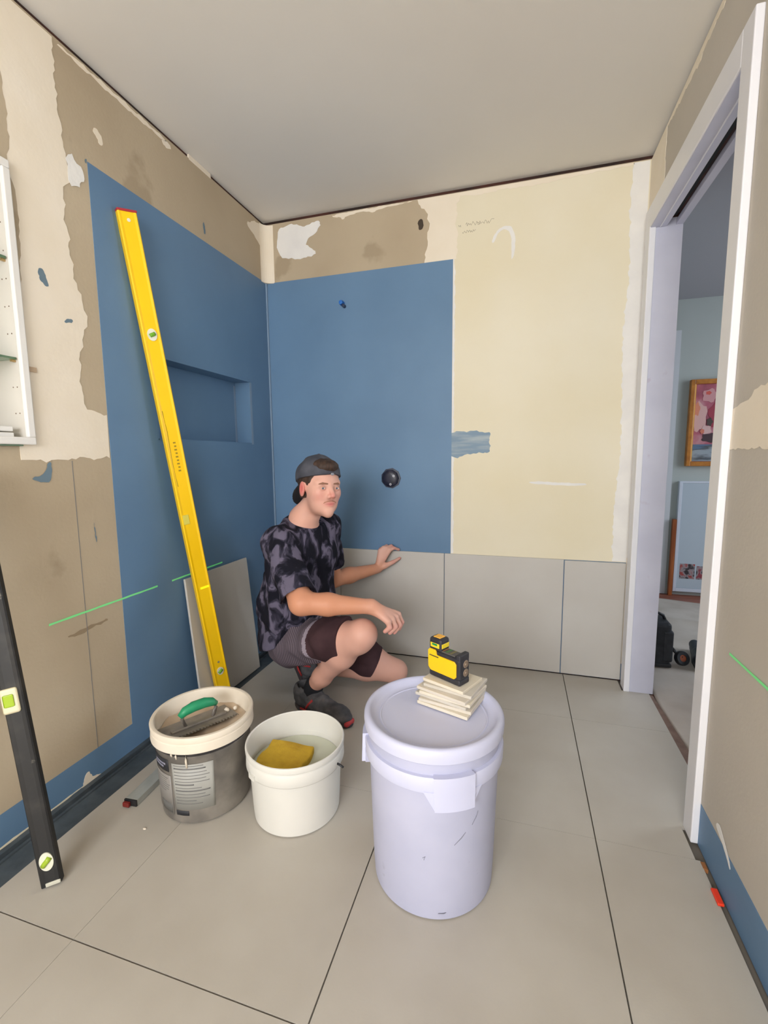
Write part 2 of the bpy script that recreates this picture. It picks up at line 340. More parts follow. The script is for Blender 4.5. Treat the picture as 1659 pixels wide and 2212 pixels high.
# faint handwriting: small scribbled strokes (illegible in the photograph)
def scribble(u, v, n, sz, seed):
    rnd = random.Random(seed); cur = [(u, v)]; 
    for k in range(n):
        cur.append((cur[-1][0] + sz * rnd.uniform(0.15, 0.5), v + rnd.uniform(-sz, sz) * 0.8))
    return cur
bm = bmesh.new()
for (u, v, n, sz, sd) in ((1.075, 2.235, 5, 0.008, 1), (1.11, 2.238, 16, 0.012, 2), (1.165, 2.238, 18, 0.013, 3), (1.095, 2.205, 20, 0.009, 4)):
    pts = scribble(u, v, n, sz, sd)
    for p, q in zip(pts, pts[1:]):
        pv, qv = Vector(p), Vector(q); nn = Vector((-(qv - pv).y, (qv - pv).x)).normalized() * 0.0007
        vs = [bm.verts.new(PB(*(w_), 0.0015)) for w_ in (pv + nn, pv - nn, qv - nn, qv + nn)]
        bm.faces.new(vs)
fin('pencil_writing', bm, M_PENCIL, wb)
# corner cove strip at the top of the left/back corner, and at the right
bm = bmesh.new(); n = 8; prof = []
for k in range(n + 1):
    a_ = math.radians(90 * k / n); prof.append((0.052 - 0.05 * math.cos(math.radians(90) - a_) , -(0.052 - 0.05 * math.cos(a_))))
prof = [(0.0, -0.05)] + [(0.05 * (1 - math.cos(math.radians(90 * k / n))) + 0.002, -(0.05 * (1 - math.sin(math.radians(90 * k / n))) + 0.002)) for k in range(n + 1)] + [(0.055, 0.0), (0.0, 0.0)]
rings = [[bm.verts.new((p[0], p[1], z)) for p in prof] for z in (2.083, 2.386)]
for k in range(len(prof)): bm.faces.new((rings[0][k], rings[0][(k + 1) % len(prof)], rings[1][(k + 1) % len(prof)], rings[1][k]))
bm.faces.new(rings[0]); bm.faces.new(rings[1])
fin('corner_strip', bm, M_PLASTER, wb, False)

# wall tiles with a 2 mm gap, 10 mm thick
tz0, tz1 = 0.005, 0.598
for (a, b) in ((0.118, 0.4165), (0.4195, 1.0165), (1.0195, 1.6165), (1.6205, 1.896)):
    bm = bmesh.new(); add_box(bm, (a, -0.0122, tz0), (b, -0.0017, tz1 - (0.0 if a < 1.6 else 0.004)), 0.0012, 0, 1)
    fin('tile', bm, M_WTILE, wb)

# --- right wall finishes, door surround
plate('plaster_patch', PR, [(-0.0015, 2.05), (-0.115, 2.10), (-0.20, 2.11), (-0.235, 2.16), (-0.215, 2.25), (-0.225, 2.388), (-0.0015, 2.388)], 0.0001, 0.0014, M_PLASTER, wr, amp=0.004, keep=(5, 6))
plate('plaster_patch', PR, [(-1.0, 1.125), (YB, 1.105), (YB, 1.29), (-1.20, 1.275), (-1.13, 1.265), (-1.08, 1.24), (-1.0, 1.225)], 0.0001, 0.0014, M_PLASTER, wr, amp=0.004, keep=(6,))
plate('plaster_patch', PR, [(-0.225, 2.388), (-0.225, 2.372), (-0.5, 2.362), (-0.56, 2.35), (-0.62, 2.372), (YB, 2.376), (YB, 2.388)], 0.0001, 0.0012, M_PLASTER, wr, amp=0.004, keep=(6,))
plate('waterproof_membrane', PR, [(-0.985, 0.0), (YB, 0.0), (YB, 0.125), (-0.985, 0.125)], 0.0001, 0.0015, M_MEMB, wr)
plate('plaster_scratch', PR, [(-1.10, 0.145), (-1.12, 0.165), (-1.15, 0.15), (-1.19, 0.12), (-1.2, 0.10), (-1.18, 0.112), (-1.15, 0.13)], 0.0016, 0.0021, M_WHITEPL, wr, amp=0.001)
T = 0.020; AW = 0.060
bm = bmesh.new()                                                     # far jamb lining + architrave
def arch_box(name, y0, y1, z0, z1, par): return box(name, (WX - T, y0, z0), (WX, y1, z1), M_WHITE, par, 0.003)
door = thing('door_1', (WX, (D0 + D1) / 2, 0), 'white painted doorway surround with cavity slider track', 'door')
del door['category']; door['kind'] = 'structure'
def dparent(o): world_parent(o, door); return o
dparent(box('architrave', (WX - T, D0 - 0.005, 0.0), (WX + 0.005, -0.048, 2.150), M_WHITE, None, 0.003))
dparent(arch_box('architrave', D1 - AW, D1 + 0.004, 0.0, 2.150, None))
dparent(arch_box('architrave', D1 + 0.004, D0 - 0.002, DH + 0.002, 2.150, None))
dparent(box('jamb', (WX + 0.0055, D0 + 0.001, 0.0), (2.016, D0 + 0.02, DH + 0.03), M_JAMB, None))
dparent(box('jamb', (WX - 0.004, D1 - 0.02, 0.0), (2.016, D1 - 0.001, DH + 0.03), M_JAMB, None))
# head: two reveals with the dark slot of the cavity slider between
dparent(box('head_reveal', (WX - T + 0.004, D1, DH - 0.001), (WX + 0.045, D0, DH + 0.02), M_JAMB, None))
dparent(box('track_side', (WX + 0.018, D1, DH - 0.003), (WX + 0.022, D0, DH + 0.001), M_WHITE, None))
dparent(box('head_reveal', (WX + 0.078, D1, DH), (2.016, D0, DH + 0.02), M_JAMB, None))
dparent(box('track', (WX + 0.045, D1, DH + 0.035), (WX + 0.078, D0, DH + 0.05), M_DARKSLOT, None))
dparent(box('track_rail', (WX + 0.047, D1, DH + 0.02), (WX + 0.052, D0, DH + 0.035), M_DARKSLOT, None))
# tape/membrane bits
plate('threshold_strip', PF, [(2.0, D0), (2.016, D0), (2.055, D1), (2.0, D1)], -0.02, -0.004, mat('threshold_brown', (108, 84, 72), 0.8, (128, 104, 92), 20, 4), fl)
plate('orange_sealant', PF, [(1.895, -1.07), (1.905, -1.07), (1.905, -1.095), (1.895, -1.09)], -0.009, 0.002, mat('orange_brown', (150, 96, 52), 0.7), fl)
tag(box('tile_spacer', (1.889, -1.200, 0.0006), (1.904, -1.155, 0.008), mat('red_plastic', (236, 60, 30), 0.4), None, 0.002), 'small red plastic spacer clip at the foot of the right wall', 'spacer')

# --- pipe cap and mixer body on the back wall
mx = thing('shower_mixer_body', (0.722, 0, 0.999), 'round black shower mixer rough-in body set in the blue back wall', 'mixer body')
def plug(name, prof, m, parent, loc, seg=24):
    o = lathe(name, prof, m, parent, seg, (0, 0, 0), True, True)
    o.rotation_euler = (math.pi / 2, 0, 0); o.location = loc; return o
M_BLK2 = mat('mixer_black', (24, 26, 44), 0.35, (40, 42, 62), 60, 3)
plug('back_plate', [(0.056, 0.0018), (0.056, 0.006), (0.05, 0.008)], mat('collar_grey', (60, 66, 84), 0.5), mx, (0, 0, 0), 9)
plug('housing', [(0.047, 0.002), (0.047, 0.022), (0.04, 0.028), (0.02, 0.03), (0.0005, 0.03)], M_BLK2, mx, (0, 0, 0), 10)
M_STEEL = mat('steel', (190, 190, 196), 0.3, metal=0.8)
for (dx, dz) in ((0.022, 0.013), (0.004, -0.032)):
    o = lathe('screw', [(0.0025, 0.0), (0.0065, 0.0), (0.0065, 0.004), (0.0025, 0.004)], M_STEEL, mx, 16, (0, 0, 0))
    o.rotation_euler = (math.pi / 2, 0, 0); o.location = (dx, -0.027, dz)
cp = thing('pipe_plug', (0.458, 0, 1.93), 'small blue plastic pipe plug high on the blue back wall', 'plug')
plug('cap', [(0.013, 0.0018), (0.013, 0.02), (0.010, 0.03), (0.0005, 0.031)], mat('blue_plastic', (28, 104, 190), 0.4), cp, (0, 0, 0.004), 14)
o = plug('pipe_end', [(0.009, 0.0018), (0.009, 0.026), (0.0005, 0.027)], mat('pipe_dark', (26, 44, 74), 0.4), cp, (0.012, 0, -0.012), 12)

# --- recessed cabinet
cab = thing('recessed_cabinet', (0, CAB[1], CAB[2]), 'white recessed wall cabinet with glass shelves at the left edge', 'cabinet')
M_CAB = mat('cabinet_white', (206, 200, 190), 0.5, (210, 205, 196), 6, 4)
y0, y1, z0, z1 = CAB
def cpart(o): world_parent(o, cab); return o
bm = bmesh.new()
add_box(bm, (-0.13, y0, z0), (-0.122, y1, z1)); add_box(bm, (-0.122, y1 - 0.008, z0), (0.0, y1, z1)); add_box(bm, (-0.122, y0, z0), (0.0, y0 + 0.008, z1))
add_box(bm, (-0.122, y0, z0), (0.0, y1, z0 + 0.008)); add_box(bm, (-0.122, y0, z1 - 0.008), (0.0, y1, z1))
cpart(fin('carcass', bm, M_CAB))
M_FRM = mat('cabinet_frame', (232, 230, 226), 0.4)
for nm, lo, hi in (('frame_rail', (0.0017, y0 - 0.012, z0 - 0.012), (0.016, y1 + 0.008, z0 + 0.010)), ('frame_rail', (0.0017, y0 - 0.012, z1 - 0.010), (0.016, y1 + 0.008, z1 + 0.012)),
                   ('frame_stile', (0.0017, y1 - 0.013, z0 + 0.010), (0.016, y1 + 0.008, z1 - 0.010)), ('frame_stile', (0.0017, y0 - 0.012, z0 + 0.010), (0.016, y0 + 0.010, z1 - 0.010))):
    cpart(box(nm, lo, hi, M_FRM, None, 0.003))
M_GLASS = mat('shelf_glass', (150, 190, 160), 0.1, trans=0.7)
M_GEDGE = mat('glass_edge', (84, 112, 84), 0.3)
for z in (1.401, 1.676):
    s_ = cpart(box('glass_shelf', (-0.12, y0 + 0.01, z), (-0.008, y1 - 0.012, z + 0.006), M_GLASS))
    e_ = box('polished_edge', (-0.008, y0 + 0.01, z), (-0.005, y1 - 0.012, z + 0.006), M_GEDGE); world_parent(e_, s_)
    q_ = box('shelf_peg', (-0.02, y1 - 0.02, z - 0.006), (-0.013, y1 - 0.008, z - 0.0002), mat('brass', (190, 160, 110), 0.3, metal=0.6)); cpart(q_)
plate('wall_plug', PL, [(-1.374, 1.372), (-1.348, 1.372), (-1.348, 1.386), (-1.374, 1.386)], 0.0012, 0.006, mat('plug_beige', (186, 164, 138), .7), wl)
cpart(box('mirror_edge', (0.0017, y0, z0 - 0.016), (0.014, y1 - 0.03, z0 - 0.0125), M_GEDGE))
M_HOLE = mat('hole_dark', (120, 100, 84), 0.8)
for k in range(9):
    for dx in (-0.018, -0.034):
        o = lathe('peg_hole', [(0.0005, 0), (0.002, 0), (0.002, 0.0006), (0.0005, 0.0006)], M_HOLE, None, 8, (0, 0, 0), False)
        o.rotation_euler = (math.pi / 2, 0, 0); o.location = (dx, y1 - 0.0081, 1.25 + k * 0.075); cpart(o)
for k, (xx, zz) in enumerate(((-0.01, 1.1785), (-0.012, 1.196))):
    tag(box('trim_offcut', (-0.11, -1.60, zz), (xx, -1.42, zz + 0.014), M_FRM, None, 0.002), ('upper' if k else 'lower') + ' white trim offcut lying on the cabinet floor', 'offcut')

# --- laser lines: thin glowing strips painted where the projected light would land
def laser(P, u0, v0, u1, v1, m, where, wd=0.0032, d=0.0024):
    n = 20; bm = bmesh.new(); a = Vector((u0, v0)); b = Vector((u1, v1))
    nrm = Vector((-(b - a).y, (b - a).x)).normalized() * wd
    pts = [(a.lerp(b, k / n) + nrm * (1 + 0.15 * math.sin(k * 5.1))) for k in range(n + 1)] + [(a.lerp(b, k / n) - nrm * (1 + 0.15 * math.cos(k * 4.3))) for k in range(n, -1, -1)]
    o = plate('painted_laser_line', P, pts, d - 0.0006, d, m); bm.free()
    return tag(o, where, 'painted laser line')
laser(PL, -1.385, 0.604, -0.94, 0.604, M_LASER, 'long glowing strip painted as green laser light across bare board and blue membrane of the left wall')
laser(PL, -0.86, 0.605, -0.52, 0.607, M_LASER, 'short glowing strip painted as green laser light on blue membrane behind the yellow spirit level')
laser(PR, -1.10, 0.614, -2.2, 0.62, M_LASER, 'glowing strip painted as green laser light on the right wall beyond the doorway', 0.003)

# ================================================================== HALL beyond the door
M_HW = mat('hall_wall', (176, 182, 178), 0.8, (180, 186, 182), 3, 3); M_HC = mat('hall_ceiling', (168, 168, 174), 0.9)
M_HF = mat('hall_floor', (196, 186, 176), 0.8, (178, 166, 154), 5, 7, 0.35, 0.7, 0.2, 30)
structure(box('floor_hall', (2.016, -1.6, -0.10), (5.0, 1.9, -0.024), mat('hall_boards', (150, 92, 72), 0.5, (126, 72, 56), 8, 4, stretch=(0.2, 3, 1))), 'brown boards of the next room')
structure(box('wall_far', (2.4, 1.75, -0.03), (5.0, 1.85, 2.45), M_HW), 'grey-green far wall of the next room')
structure(box('wall_hall_return', (1.7, 1.75, -0.03), (2.4, 1.85, 2.45), M_HW))
structure(box('wall_hall_side', (1.92, 0.12, -0.03), (2.016, 1.75, 2.45), M_HW))
structure(grid_panel('wall_hall_east', lambda u, v, d: (5.0 + d, u, v), -1.6, 1.9, -0.03, 2.45, 0, 0.1, [(-0.5, 1.2, 0.5, 2.3)], M_HW))
structure(box('wall_hall_south', (2.016, -1.7, -0.03), (5.0, -1.6, 2.45), M_HW))
structure(box('ceiling_hall', (1.92, -1.7, 2.29), (5.0, 1.85, 2.45), M_HC), 'shaded grey ceiling of the next room')
structure(box('trim_1', (2.5, 1.735, -0.02), (2.562, 1.75, 2.06), mat('trim_white', (206, 208, 212), 0.5)), 'white door trim on the far wall')
# framed flower picture
pic = thing('framed_picture', (2.76, 1.735, 1.02), 'gold framed painting of pink flowers on the far wall through the doorway', 'picture')
x0, x1, z0, z1 = 2.642, 3.05, 1.022, 1.682
M_GOLD = mat('gilt_wood', (196, 128, 50), 0.4, (170, 104, 36), 20, 3)
M_GOLD2 = mat('gilt_inner', (232, 178, 84), 0.35)
def pp(o): world_parent(o, pic); return o
for lo, hi in (((x0, 1.705, z0), (x0 + 0.03, 1.7485, z1)), ((x1 - 0.03, 1.705, z0), (x1, 1.7485, z1)), ((x0 + 0.03, 1.705, z0), (x1 - 0.03, 1.7485, z0 + 0.035)), ((x0 + 0.03, 1.705, z1 - 0.035), (x1 - 0.03, 1.7485, z1))):
    pp(box('frame_bar', lo, hi, M_GOLD, None, 0.004))
pp(box('inner_slip', (x0 + 0.03, 1.712, z0 + 0.035), (x0 + 0.038, 1.745, z1 - 0.035), M_GOLD2))
M_CANV = mat('painting_ground', (150, 76, 92), 0.6, (196, 140, 146), 7, 3, 0.35, 0.65, rgb3=(176, 92, 110))
pp(box('canvas', (x0 + 0.036, 1.735, z0 + 0.036), (x1 - 0.03, 1.745, z1 - 0.035), M_CANV))
def PH(y): return lambda u, v, d: (u, y - d, v)
def blob_poly(cx, cz, rx, rz, n=18, wob=0.16, seed=0):
    r = random.Random(seed)
    ph = r.random() * 6
    return [(cx + rx * math.cos(2 * math.pi * k / n) * (1 + wob * math.sin(5 * 2 * math.pi * k / n + ph)), cz + rz * math.sin(2 * math.pi * k / n) * (1 + wob * math.sin(5 * 2 * math.pi * k / n + ph))) for k in range(n)]
for k, (cx, cz, rx, rz, c) in enumerate(((2.72, 1.40, 0.05, 0.11, (214, 170, 164)), (2.70, 1.46, 0.02, 0.05, (216, 138, 110)), (2.84, 1.42, 0.06, 0.10, (160, 56, 74)), (2.78, 1.56, 0.05, 0.05, (206, 150, 152)),
                                         (2.77, 1.58, 0.018, 0.014, (206, 88, 76)), (2.77, 1.30, 0.035, 0.035, (214, 176, 172)), (2.745, 1.29, 0.014, 0.018, (212, 122, 96)), (2.80, 1.24, 0.055, 0.035, (66, 44, 50)), (2.79, 1.36, 0.02, 0.03, (74, 60, 54)))):
    pp(plate('petal', PH(1.735), blob_poly(cx, cz, rx, rz, seed=k), 0.0, 0.0012 + 0.0004 * k, mat('petal_%d' % k, c, 0.6)))
pp(plate('vase_cloth', PH(1.735), rect(2.68, 3.01, 1.06, 1.19), 0.0, 0.0016, mat('painting_blue', (88, 112, 140), 0.6, (150, 160, 168), 14, 5, 0.4, 0.6, stretch=(0.3, 1, 2), rgb3=(76, 80, 84))))
# white board with photos
wbd = thing('notice_board', (2.76, 1.73, 0.0), 'tall white pin-up board with photos along its bottom edge by the far wall', 'board')
M_WB = mat('board_face', (182, 194, 204), 0.35)
x0, x1, z0, z1 = 2.612, 3.2, 0.01, 0.895
box_ = box('panel', (x0 + 0.02, 1.722, z0 + 0.03), (x1, 1.73, z1), M_WB); world_parent(box_, wbd)
for lo, hi in (((x0, 1.715, z0), (x0 + 0.022, 1.748, z1 + 0.008)), ((x0 + 0.022, 1.715, z0), (x1, 1.748, z0 + 0.028)), ((x0 + 0.022, 1.718, z1 - 0.006), (x1, 1.748, z1 + 0.008))):
    world_parent(box('frame_bar', lo, hi, mat('board_frame', (208, 214, 226), 0.4), None, 0.002), wbd)
for k, (a, b, c1) in enumerate(((2.655, 2.76, (160, 70, 66)), (2.772, 2.838, (140, 60, 70)), (2.85, 2.93, (90, 60, 60)))):
    world_parent(plate('photo_print', PH(1.722), rect(a, b, 0.118, 0.24 if k != 1 else 0.225), 0.0, 0.001, mat('photo_print_%d' % k, (52, 44, 50), 0.4, c1, 26, 4, 0.4, 0.6, rgb3=(156, 146, 150))), wbd)
world_parent(plate('magnet', PH(1.722), blob_poly(2.885, 0.80, 0.018, 0.05, 10), 0.0, 0.008, mat('navy_magnet', (40, 60, 110), 0.5)), wbd)
world_parent(plate('drawing', PH(1.722), rect(2.84, 2.93, 0.43, 0.53), 0.0, 0.001, mat('paper', (200, 206, 224), 0.7)), wbd)
tag(box('timber_post', (2.578, 1.70, -0.023), (2.606, 1.733, 0.6), mat('varnished_timber', (176, 100, 48), 0.4, (140, 72, 34), 10, 4, stretch=(4, 4, 0.3)), None, 0.003), 'orange-brown varnished timber post beside the white board', 'post')

# drop cloth: humped wavy sheet
def cloth(name, f, us, vs, m, label=None):
    bm = bmesh.new(); g = [[bm.verts.new(f(u, v)) for v in vs] for u in us]
    for i in range(len(us) - 1):
        for j in range(len(vs) - 1): bm.faces.new((g[i][j], g[i + 1][j], g[i + 1][j + 1], g[i][j + 1]))
    o = fin(name, bm, m, None, True)
    md = o.modifiers.new('s', 'SOLIDIFY'); md.thickness = 0.0015; md.offset = -1
    return o
N_ = 70
def f1(u, v):
    x = 2.022 + 1.25 * u; edge = 1.58 - 0.20 * (x - 2.4) ; y = -0.85 + (edge + 0.85) * v
    z = -0.018 + 0.005 * (1 + math.sin(9 * x + 4 * y)) * 0.5 + 0.004 * (1 + math.sin(23 * y - 11 * x)) * 0.5
    x = x + 0.030 * (1 - u) ** 6 * max(0, 1 - 2 * v) * (0.6 + 0.4 * math.sin(9 * y + .5))
    hump = math.exp(-((y - 1.02 - 0.04 * math.sin(9 * x)) / 0.035) ** 2) * 0.022
    return (x, y, z + hump)
tag(cloth('drop_cloth', f1, [i / N_ for i in range(N_ + 1)], [i / 110 for i in range(111)], M_HF), 'creased dusty canvas drop cloth on the floor beyond the doorway', 'drop cloth')
# tool bag
bag = thing('tool_bag', (2.12, 0.28, -0.006), 'black tool case standing on the drop cloth behind the door jamb', 'tool case')
M_BAG = mat('bag_black', (24, 26, 30), 0.6, (38, 40, 46), 40, 3)
b_ = box('body', (-0.09, -0.06, 0.0), (0.062, 0.10, 0.24), M_BAG, bag, 0.02, 3)
box('side_pocket', (0.02, -0.065, 0.03), (0.07, 0.06, 0.20), M_BAG, bag, 0.012, 3)
box('base_rim', (-0.092, -0.064, 0.0), (0.066, 0.102, 0.022), M_BLACK, bag, 0.006)
tube('carry_handle', [(-0.06, 0.02, 0.235), (-0.05, 0.02, 0.265), (0.0, 0.02, 0.275), (0.035, 0.02, 0.26), (0.05, 0.02, 0.225)], 0.008, M_BLACK, bag)
whl = thing('wheel_roller', (2.245, 0.262, 0.002), 'small black wheel with orange hub joined by a rod to the tool case', 'wheel')
o = lathe('tyre', [(0.018, -0.012), (0.034, -0.014), (0.038, -0.008), (0.038, 0.008), (0.034, 0.014), (0.018, 0.012), (0.018, -0.012)], M_BLACK, whl, 28)
o.rotation_euler = (math.radians(68), 0, math.radians(20)); o.location = (0, 0, 0.036)
o = lathe('hub', [(0.0005, -0.009), (0.018, -0.009), (0.018, 0.009), (0.0005, 0.009)], mat('orange_hub', (140, 70, 40), 0.5), whl, 20)
o.rotation_euler = (math.radians(68), 0, math.radians(20)); o.location = (0, 0, 0.036)
tube('rod', [(-0.05, 0.02, 0.085), (-0.03, 0.01, 0.065), (0.0, 0.0, 0.04)], 0.009, M_BLACK, whl)
shb = thing('black_shoe', (2.36, 0.36, -0.004), 'black slip-on shoe lying on the drop cloth beside the near door trim', 'shoe')

# ================================================================== SDF modelling
class Field:
    def __init__(s, lo, hi, h):
        s.h = h; s.lo = np.array(lo, np.float32)
        s.n = [int(math.ceil((hi[i] - lo[i]) / h)) + 1 for i in range(3)]
        s.ax = [s.lo[i] + np.arange(s.n[i], dtype=np.float32) * h for i in range(3)]
        s.F = np.full(s.n, 1.0, np.float32)
    def sub(s, blo, bhi, pad):
        sl = []
        for i in range(3):
            a = max(0, int((blo[i] - pad - s.lo[i]) / s.h)); b = min(s.n[i], int((bhi[i] + pad - s.lo[i]) / s.h) + 2)
            if b <= a: return None
            sl.append(slice(a, b))
        X = s.ax[0][sl[0]][:, None, None]; Y = s.ax[1][sl[1]][None, :, None]; Z = s.ax[2][sl[2]][None, None, :]
        return tuple(sl), X, Y, Z
    def comb(s, sl, d, k, op):
        a = s.F[sl]
        if op == 'add':
            h = np.maximum(k - np.abs(a - d), 0) / k; s.F[sl] = np.minimum(a, d) - h * h * k / 4
        elif op == 'cut':
            d = -d; h = np.maximum(k - np.abs(a - d), 0) / k; s.F[sl] = np.maximum(a, d) + h * h * k / 4
    def cone(s, p, q, r1, r2, k=0.02, op='add', flat=None):
        p = np.array(p, float); q = np.array(q, float); R = max(r1, r2)
        g = s.sub(np.minimum(p, q) - R, np.maximum(p, q) + R, k + 0.02)
        if g is None: return
        sl, X, Y, Z = g; d = q - p; L2 = float(d @ d)
        t = np.clip(((X - p[0]) * d[0] + (Y - p[1]) * d[1] + (Z - p[2]) * d[2]) / L2, 0, 1)
        dd = np.sqrt((X - p[0] - t * d[0]) ** 2 + (Y - p[1] - t * d[1]) ** 2 + (Z - p[2] - t * d[2]) ** 2)
        s.comb(sl, dd - (r1 + t * (r2 - r1)), k, op)
    def chain(s, pts, rs, k=0.015):
        for i in range(len(pts) - 1): s.cone(pts[i], pts[i + 1], rs[i], rs[i + 1], k)
    def ell(s, c, r, B=None, k=0.02, op='add'):
        c = np.array(c, float); R = max(r)
        g = s.sub(c - R, c + R, k + 0.02)
        if g is None: return
        sl, X, Y, Z = g; B = np.eye(3) if B is None else np.array(B, float)
        x, y, z = X - c[0], Y - c[1], Z - c[2]
        u = [(B[i, 0] * x + B[i, 1] * y + B[i, 2] * z) / r[i] for i in range(3)]
        k0 = np.sqrt(u[0] ** 2 + u[1] ** 2 + u[2] ** 2)
        k1 = np.sqrt((u[0] / r[0]) ** 2 + (u[1] / r[1]) ** 2 + (u[2] / r[2]) ** 2) + 1e-6
        s.comb(sl, k0 * (k0 - 1) / k1, k, op)
    def plane(s, p, n, k=0.004, box_=None):          # keep the side with (x-p).n < 0
        n = np.array(n, float); n = n / np.linalg.norm(n)
        sl = tuple([slice(0, s.n[i]) for i in range(3)])
        if box_ is not None:
            sl = s.sub(box_[0], box_[1], 0)[0]
        X = s.ax[0][sl[0]][:, None, None]; Y = s.ax[1][sl[1]][None, :, None]; Z = s.ax[2][sl[2]][None, None, :]
        d = (X - p[0]) * n[0] + (Y - p[1]) * n[1] + (Z - p[2]) * n[2]
        a = s.F[sl]; h = np.maximum(k - np.abs(a - d), 0) / k; s.F[sl] = np.maximum(a, d) + h * h * k / 4
    def noise(s, amp, freq, seed=0):
        r = np.random.RandomState(seed); X = s.ax[0][:, None, None]; Y = s.ax[1][None, :, None]; Z = s.ax[2][None, None, :]
        for i in range(4):
            w_ = r.randn(3) * freq; ph = r.rand() * 6
            s.F += (amp / 2 * np.sin(X * w_[0] + Y * w_[1] + Z * w_[2] + ph + 1.3 * np.sin(Z * freq * 0.7 + X * freq * .5 + i))).astype(np.float32)
    def mesh(s):
        F = s.F; n = F.shape; neg = F < 0
        cells = [n[i] - 1 for i in range(3)]
        acc = np.zeros(cells + [3], np.float32); cnt = np.zeros(cells, np.float32)
        for ax in range(3):
            sa = [slice(None)] * 3; sb = [slice(None)] * 3; sa[ax] = slice(0, -1); sb[ax] = slice(1, None)
            A = F[tuple(sa)]; B = F[tuple(sb)]; cr = (A < 0) != (B < 0)
            t = np.where(cr, A / (A - B + 1e-12), 0)
            o1, o2 = [i for i in range(3) if i != ax]
            for d1 in (0, 1):
                for d2 in (0, 1):
                    q = [slice(None)] * 3; q[o1] = slice(d1, n[o1] - 1 + d1); q[o2] = slice(d2, n[o2] - 1 + d2)
                    c_ = cr[tuple(q)]; acc[..., ax] += np.where(c_, t[tuple(q)], 0); acc[..., o1] += c_ * d1; acc[..., o2] += c_ * d2; cnt += c_
        act = cnt > 0; idx = -np.ones(cells, np.int64); idx[act] = np.arange(act.sum())
        pos = np.argwhere(act); V = (pos + acc[act] / cnt[act][:, None]) * s.h + s.lo
        quads = []
        for ax in range(3):
            o1, o2 = [(1, 2), (2, 0), (0, 1)][ax]
            sa = [slice(None)] * 3; sb = [slice(None)] * 3; sa[ax] = slice(0, -1); sb[ax] = slice(1, None)
            a_ = neg[tuple(sa)]; b_ = neg[tuple(sb)]
            for flip, cond in ((0, a_ & ~b_), (1, ~a_ & b_)):
                e = np.argwhere(cond); e = e[(e[:, o1] > 0) & (e[:, o2] > 0) & (e[:, o1] < n[o1] - 1) & (e[:, o2] < n[o2] - 1)]
                def cid(d1, d2):
                    q = e.copy(); q[:, o1] -= d1; q[:, o2] -= d2; return idx[q[:, 0], q[:, 1], q[:, 2]]
                c0, c1, c2, c3 = cid(1, 1), cid(0, 1), cid(0, 0), cid(1, 0)
                quads.append(np.stack([c0, c1, c2, c3] if not flip else [c3, c2, c1, c0], 1))
        return V.astype(np.float32), np.concatenate(quads)
def sdf_obj(name, fld, m, parent=None, relax=2, colfn=None, matfn=None):
    V, Q = fld.mesh()
    if relax:
        for _ in range(relax):
            acc = np.zeros_like(V); c = np.zeros(len(V), np.float32)
            for i in range(4):
                a, b = Q[:, i], Q[:, (i + 1) % 4]
                for k in range(3): acc[:, k] += np.bincount(a, V[b, k], len(V)) + np.bincount(b, V[a, k], len(V))
                c += np.bincount(a, minlength=len(V)) + np.bincount(b, minlength=len(V))
            V = V * 0.5 + acc / c[:, None] * 0.5
    me = bpy.data.meshes.new(name); me.vertices.add(len(V)); me.vertices.foreach_set('co', V.astype(np.float32).ravel())
    me.loops.add(len(Q) * 4); me.loops.foreach_set('vertex_index', Q.ravel().astype(np.int32))
    me.polygons.add(len(Q)); me.polygons.foreach_set('loop_start', np.arange(0, len(Q) * 4, 4, dtype=np.int32))
    me.update(calc_edges=True); me.validate()
    o = link(name, me, m, None, True)
    if colfn is not None:
        C_ = colfn(V); ca = me.color_attributes.new('Col', 'FLOAT_COLOR', 'POINT')
        ca.data.foreach_set('color', np.concatenate([C_, np.ones((len(V), 1))], 1).astype(np.float32).ravel())
    if matfn is not None and len(me.polygons) == len(Q):
        me.polygons.foreach_set('material_index', matfn(V[Q].mean(1)).astype(np.int32)); me.update()
    if parent: world_parent(o, parent)
    return o

# black shoe in the hall (lying on its side)
f = Field((2.27, 0.18, -0.02), (2.46, 0.58, 0.11), 0.004)
f.cone((2.33, 0.26, 0.028), (2.38, 0.50, 0.03), 0.032, 0.028, 0.02); f.cone((2.325, 0.25, 0.045), (2.345, 0.34, 0.05), 0.03, 0.026, 0.02)
f.plane((0, 0, -0.003), (0, 0, -1))
sdf_obj('upper', f, mat('shoe_black', (34, 38, 46), 0.5), shb)
sh_s = plate('sole', PF, [(2.30, 0.235), (2.335, 0.22), (2.37, 0.26), (2.40, 0.36), (2.41, 0.48), (2.395, 0.535), (2.365, 0.53), (2.34, 0.42), (2.31, 0.32)], -0.004, 0.008, mat('sole_dark', (26, 27, 30), 0.7), None); world_parent(sh_s, shb)

# ================================================================== PERSON
def v3(*a): return np.array(a, float)
RSH = v3(.455, -.745, .768); REL = v3(.600, -.860, .558); RWR = v3(.854, -.772, .538)
LSH = v3(.530, -.450, .790); LEL = v3(.505, -.330, .505); LWR = v3(.666, -.085, .512)
RHIP = v3(.430, -.650, .285); LHIP = v3(.450, -.460, .270)
RKN = v3(.815, -.778, .424); RAN = v3(.545, -.662, .115)
LKN = v3(.835, -.345, .070); LAN = v3(.44, -.48, .11)
PEL = (RHIP + LHIP) / 2
NECK = v3(.500, -.622, .850); HEAD = v3(.594, -.645, .991)
R_MCP = [v3(.926, -.788, .490), v3(.935, -.764, .491), v3(.943, -.736, .491), v3(.945, -.709, .493)]
R_PIP = [v3(.933, -.789, .467), v3(.947, -.759, .461), v3(.956, -.731, .459), v3(.958, -.703, .460)]
R_TIP = [v3(.915, -.791, .451), v3(.927, -.768, .438), v3(.938, -.740, .430), v3(.949, -.709, .435)]
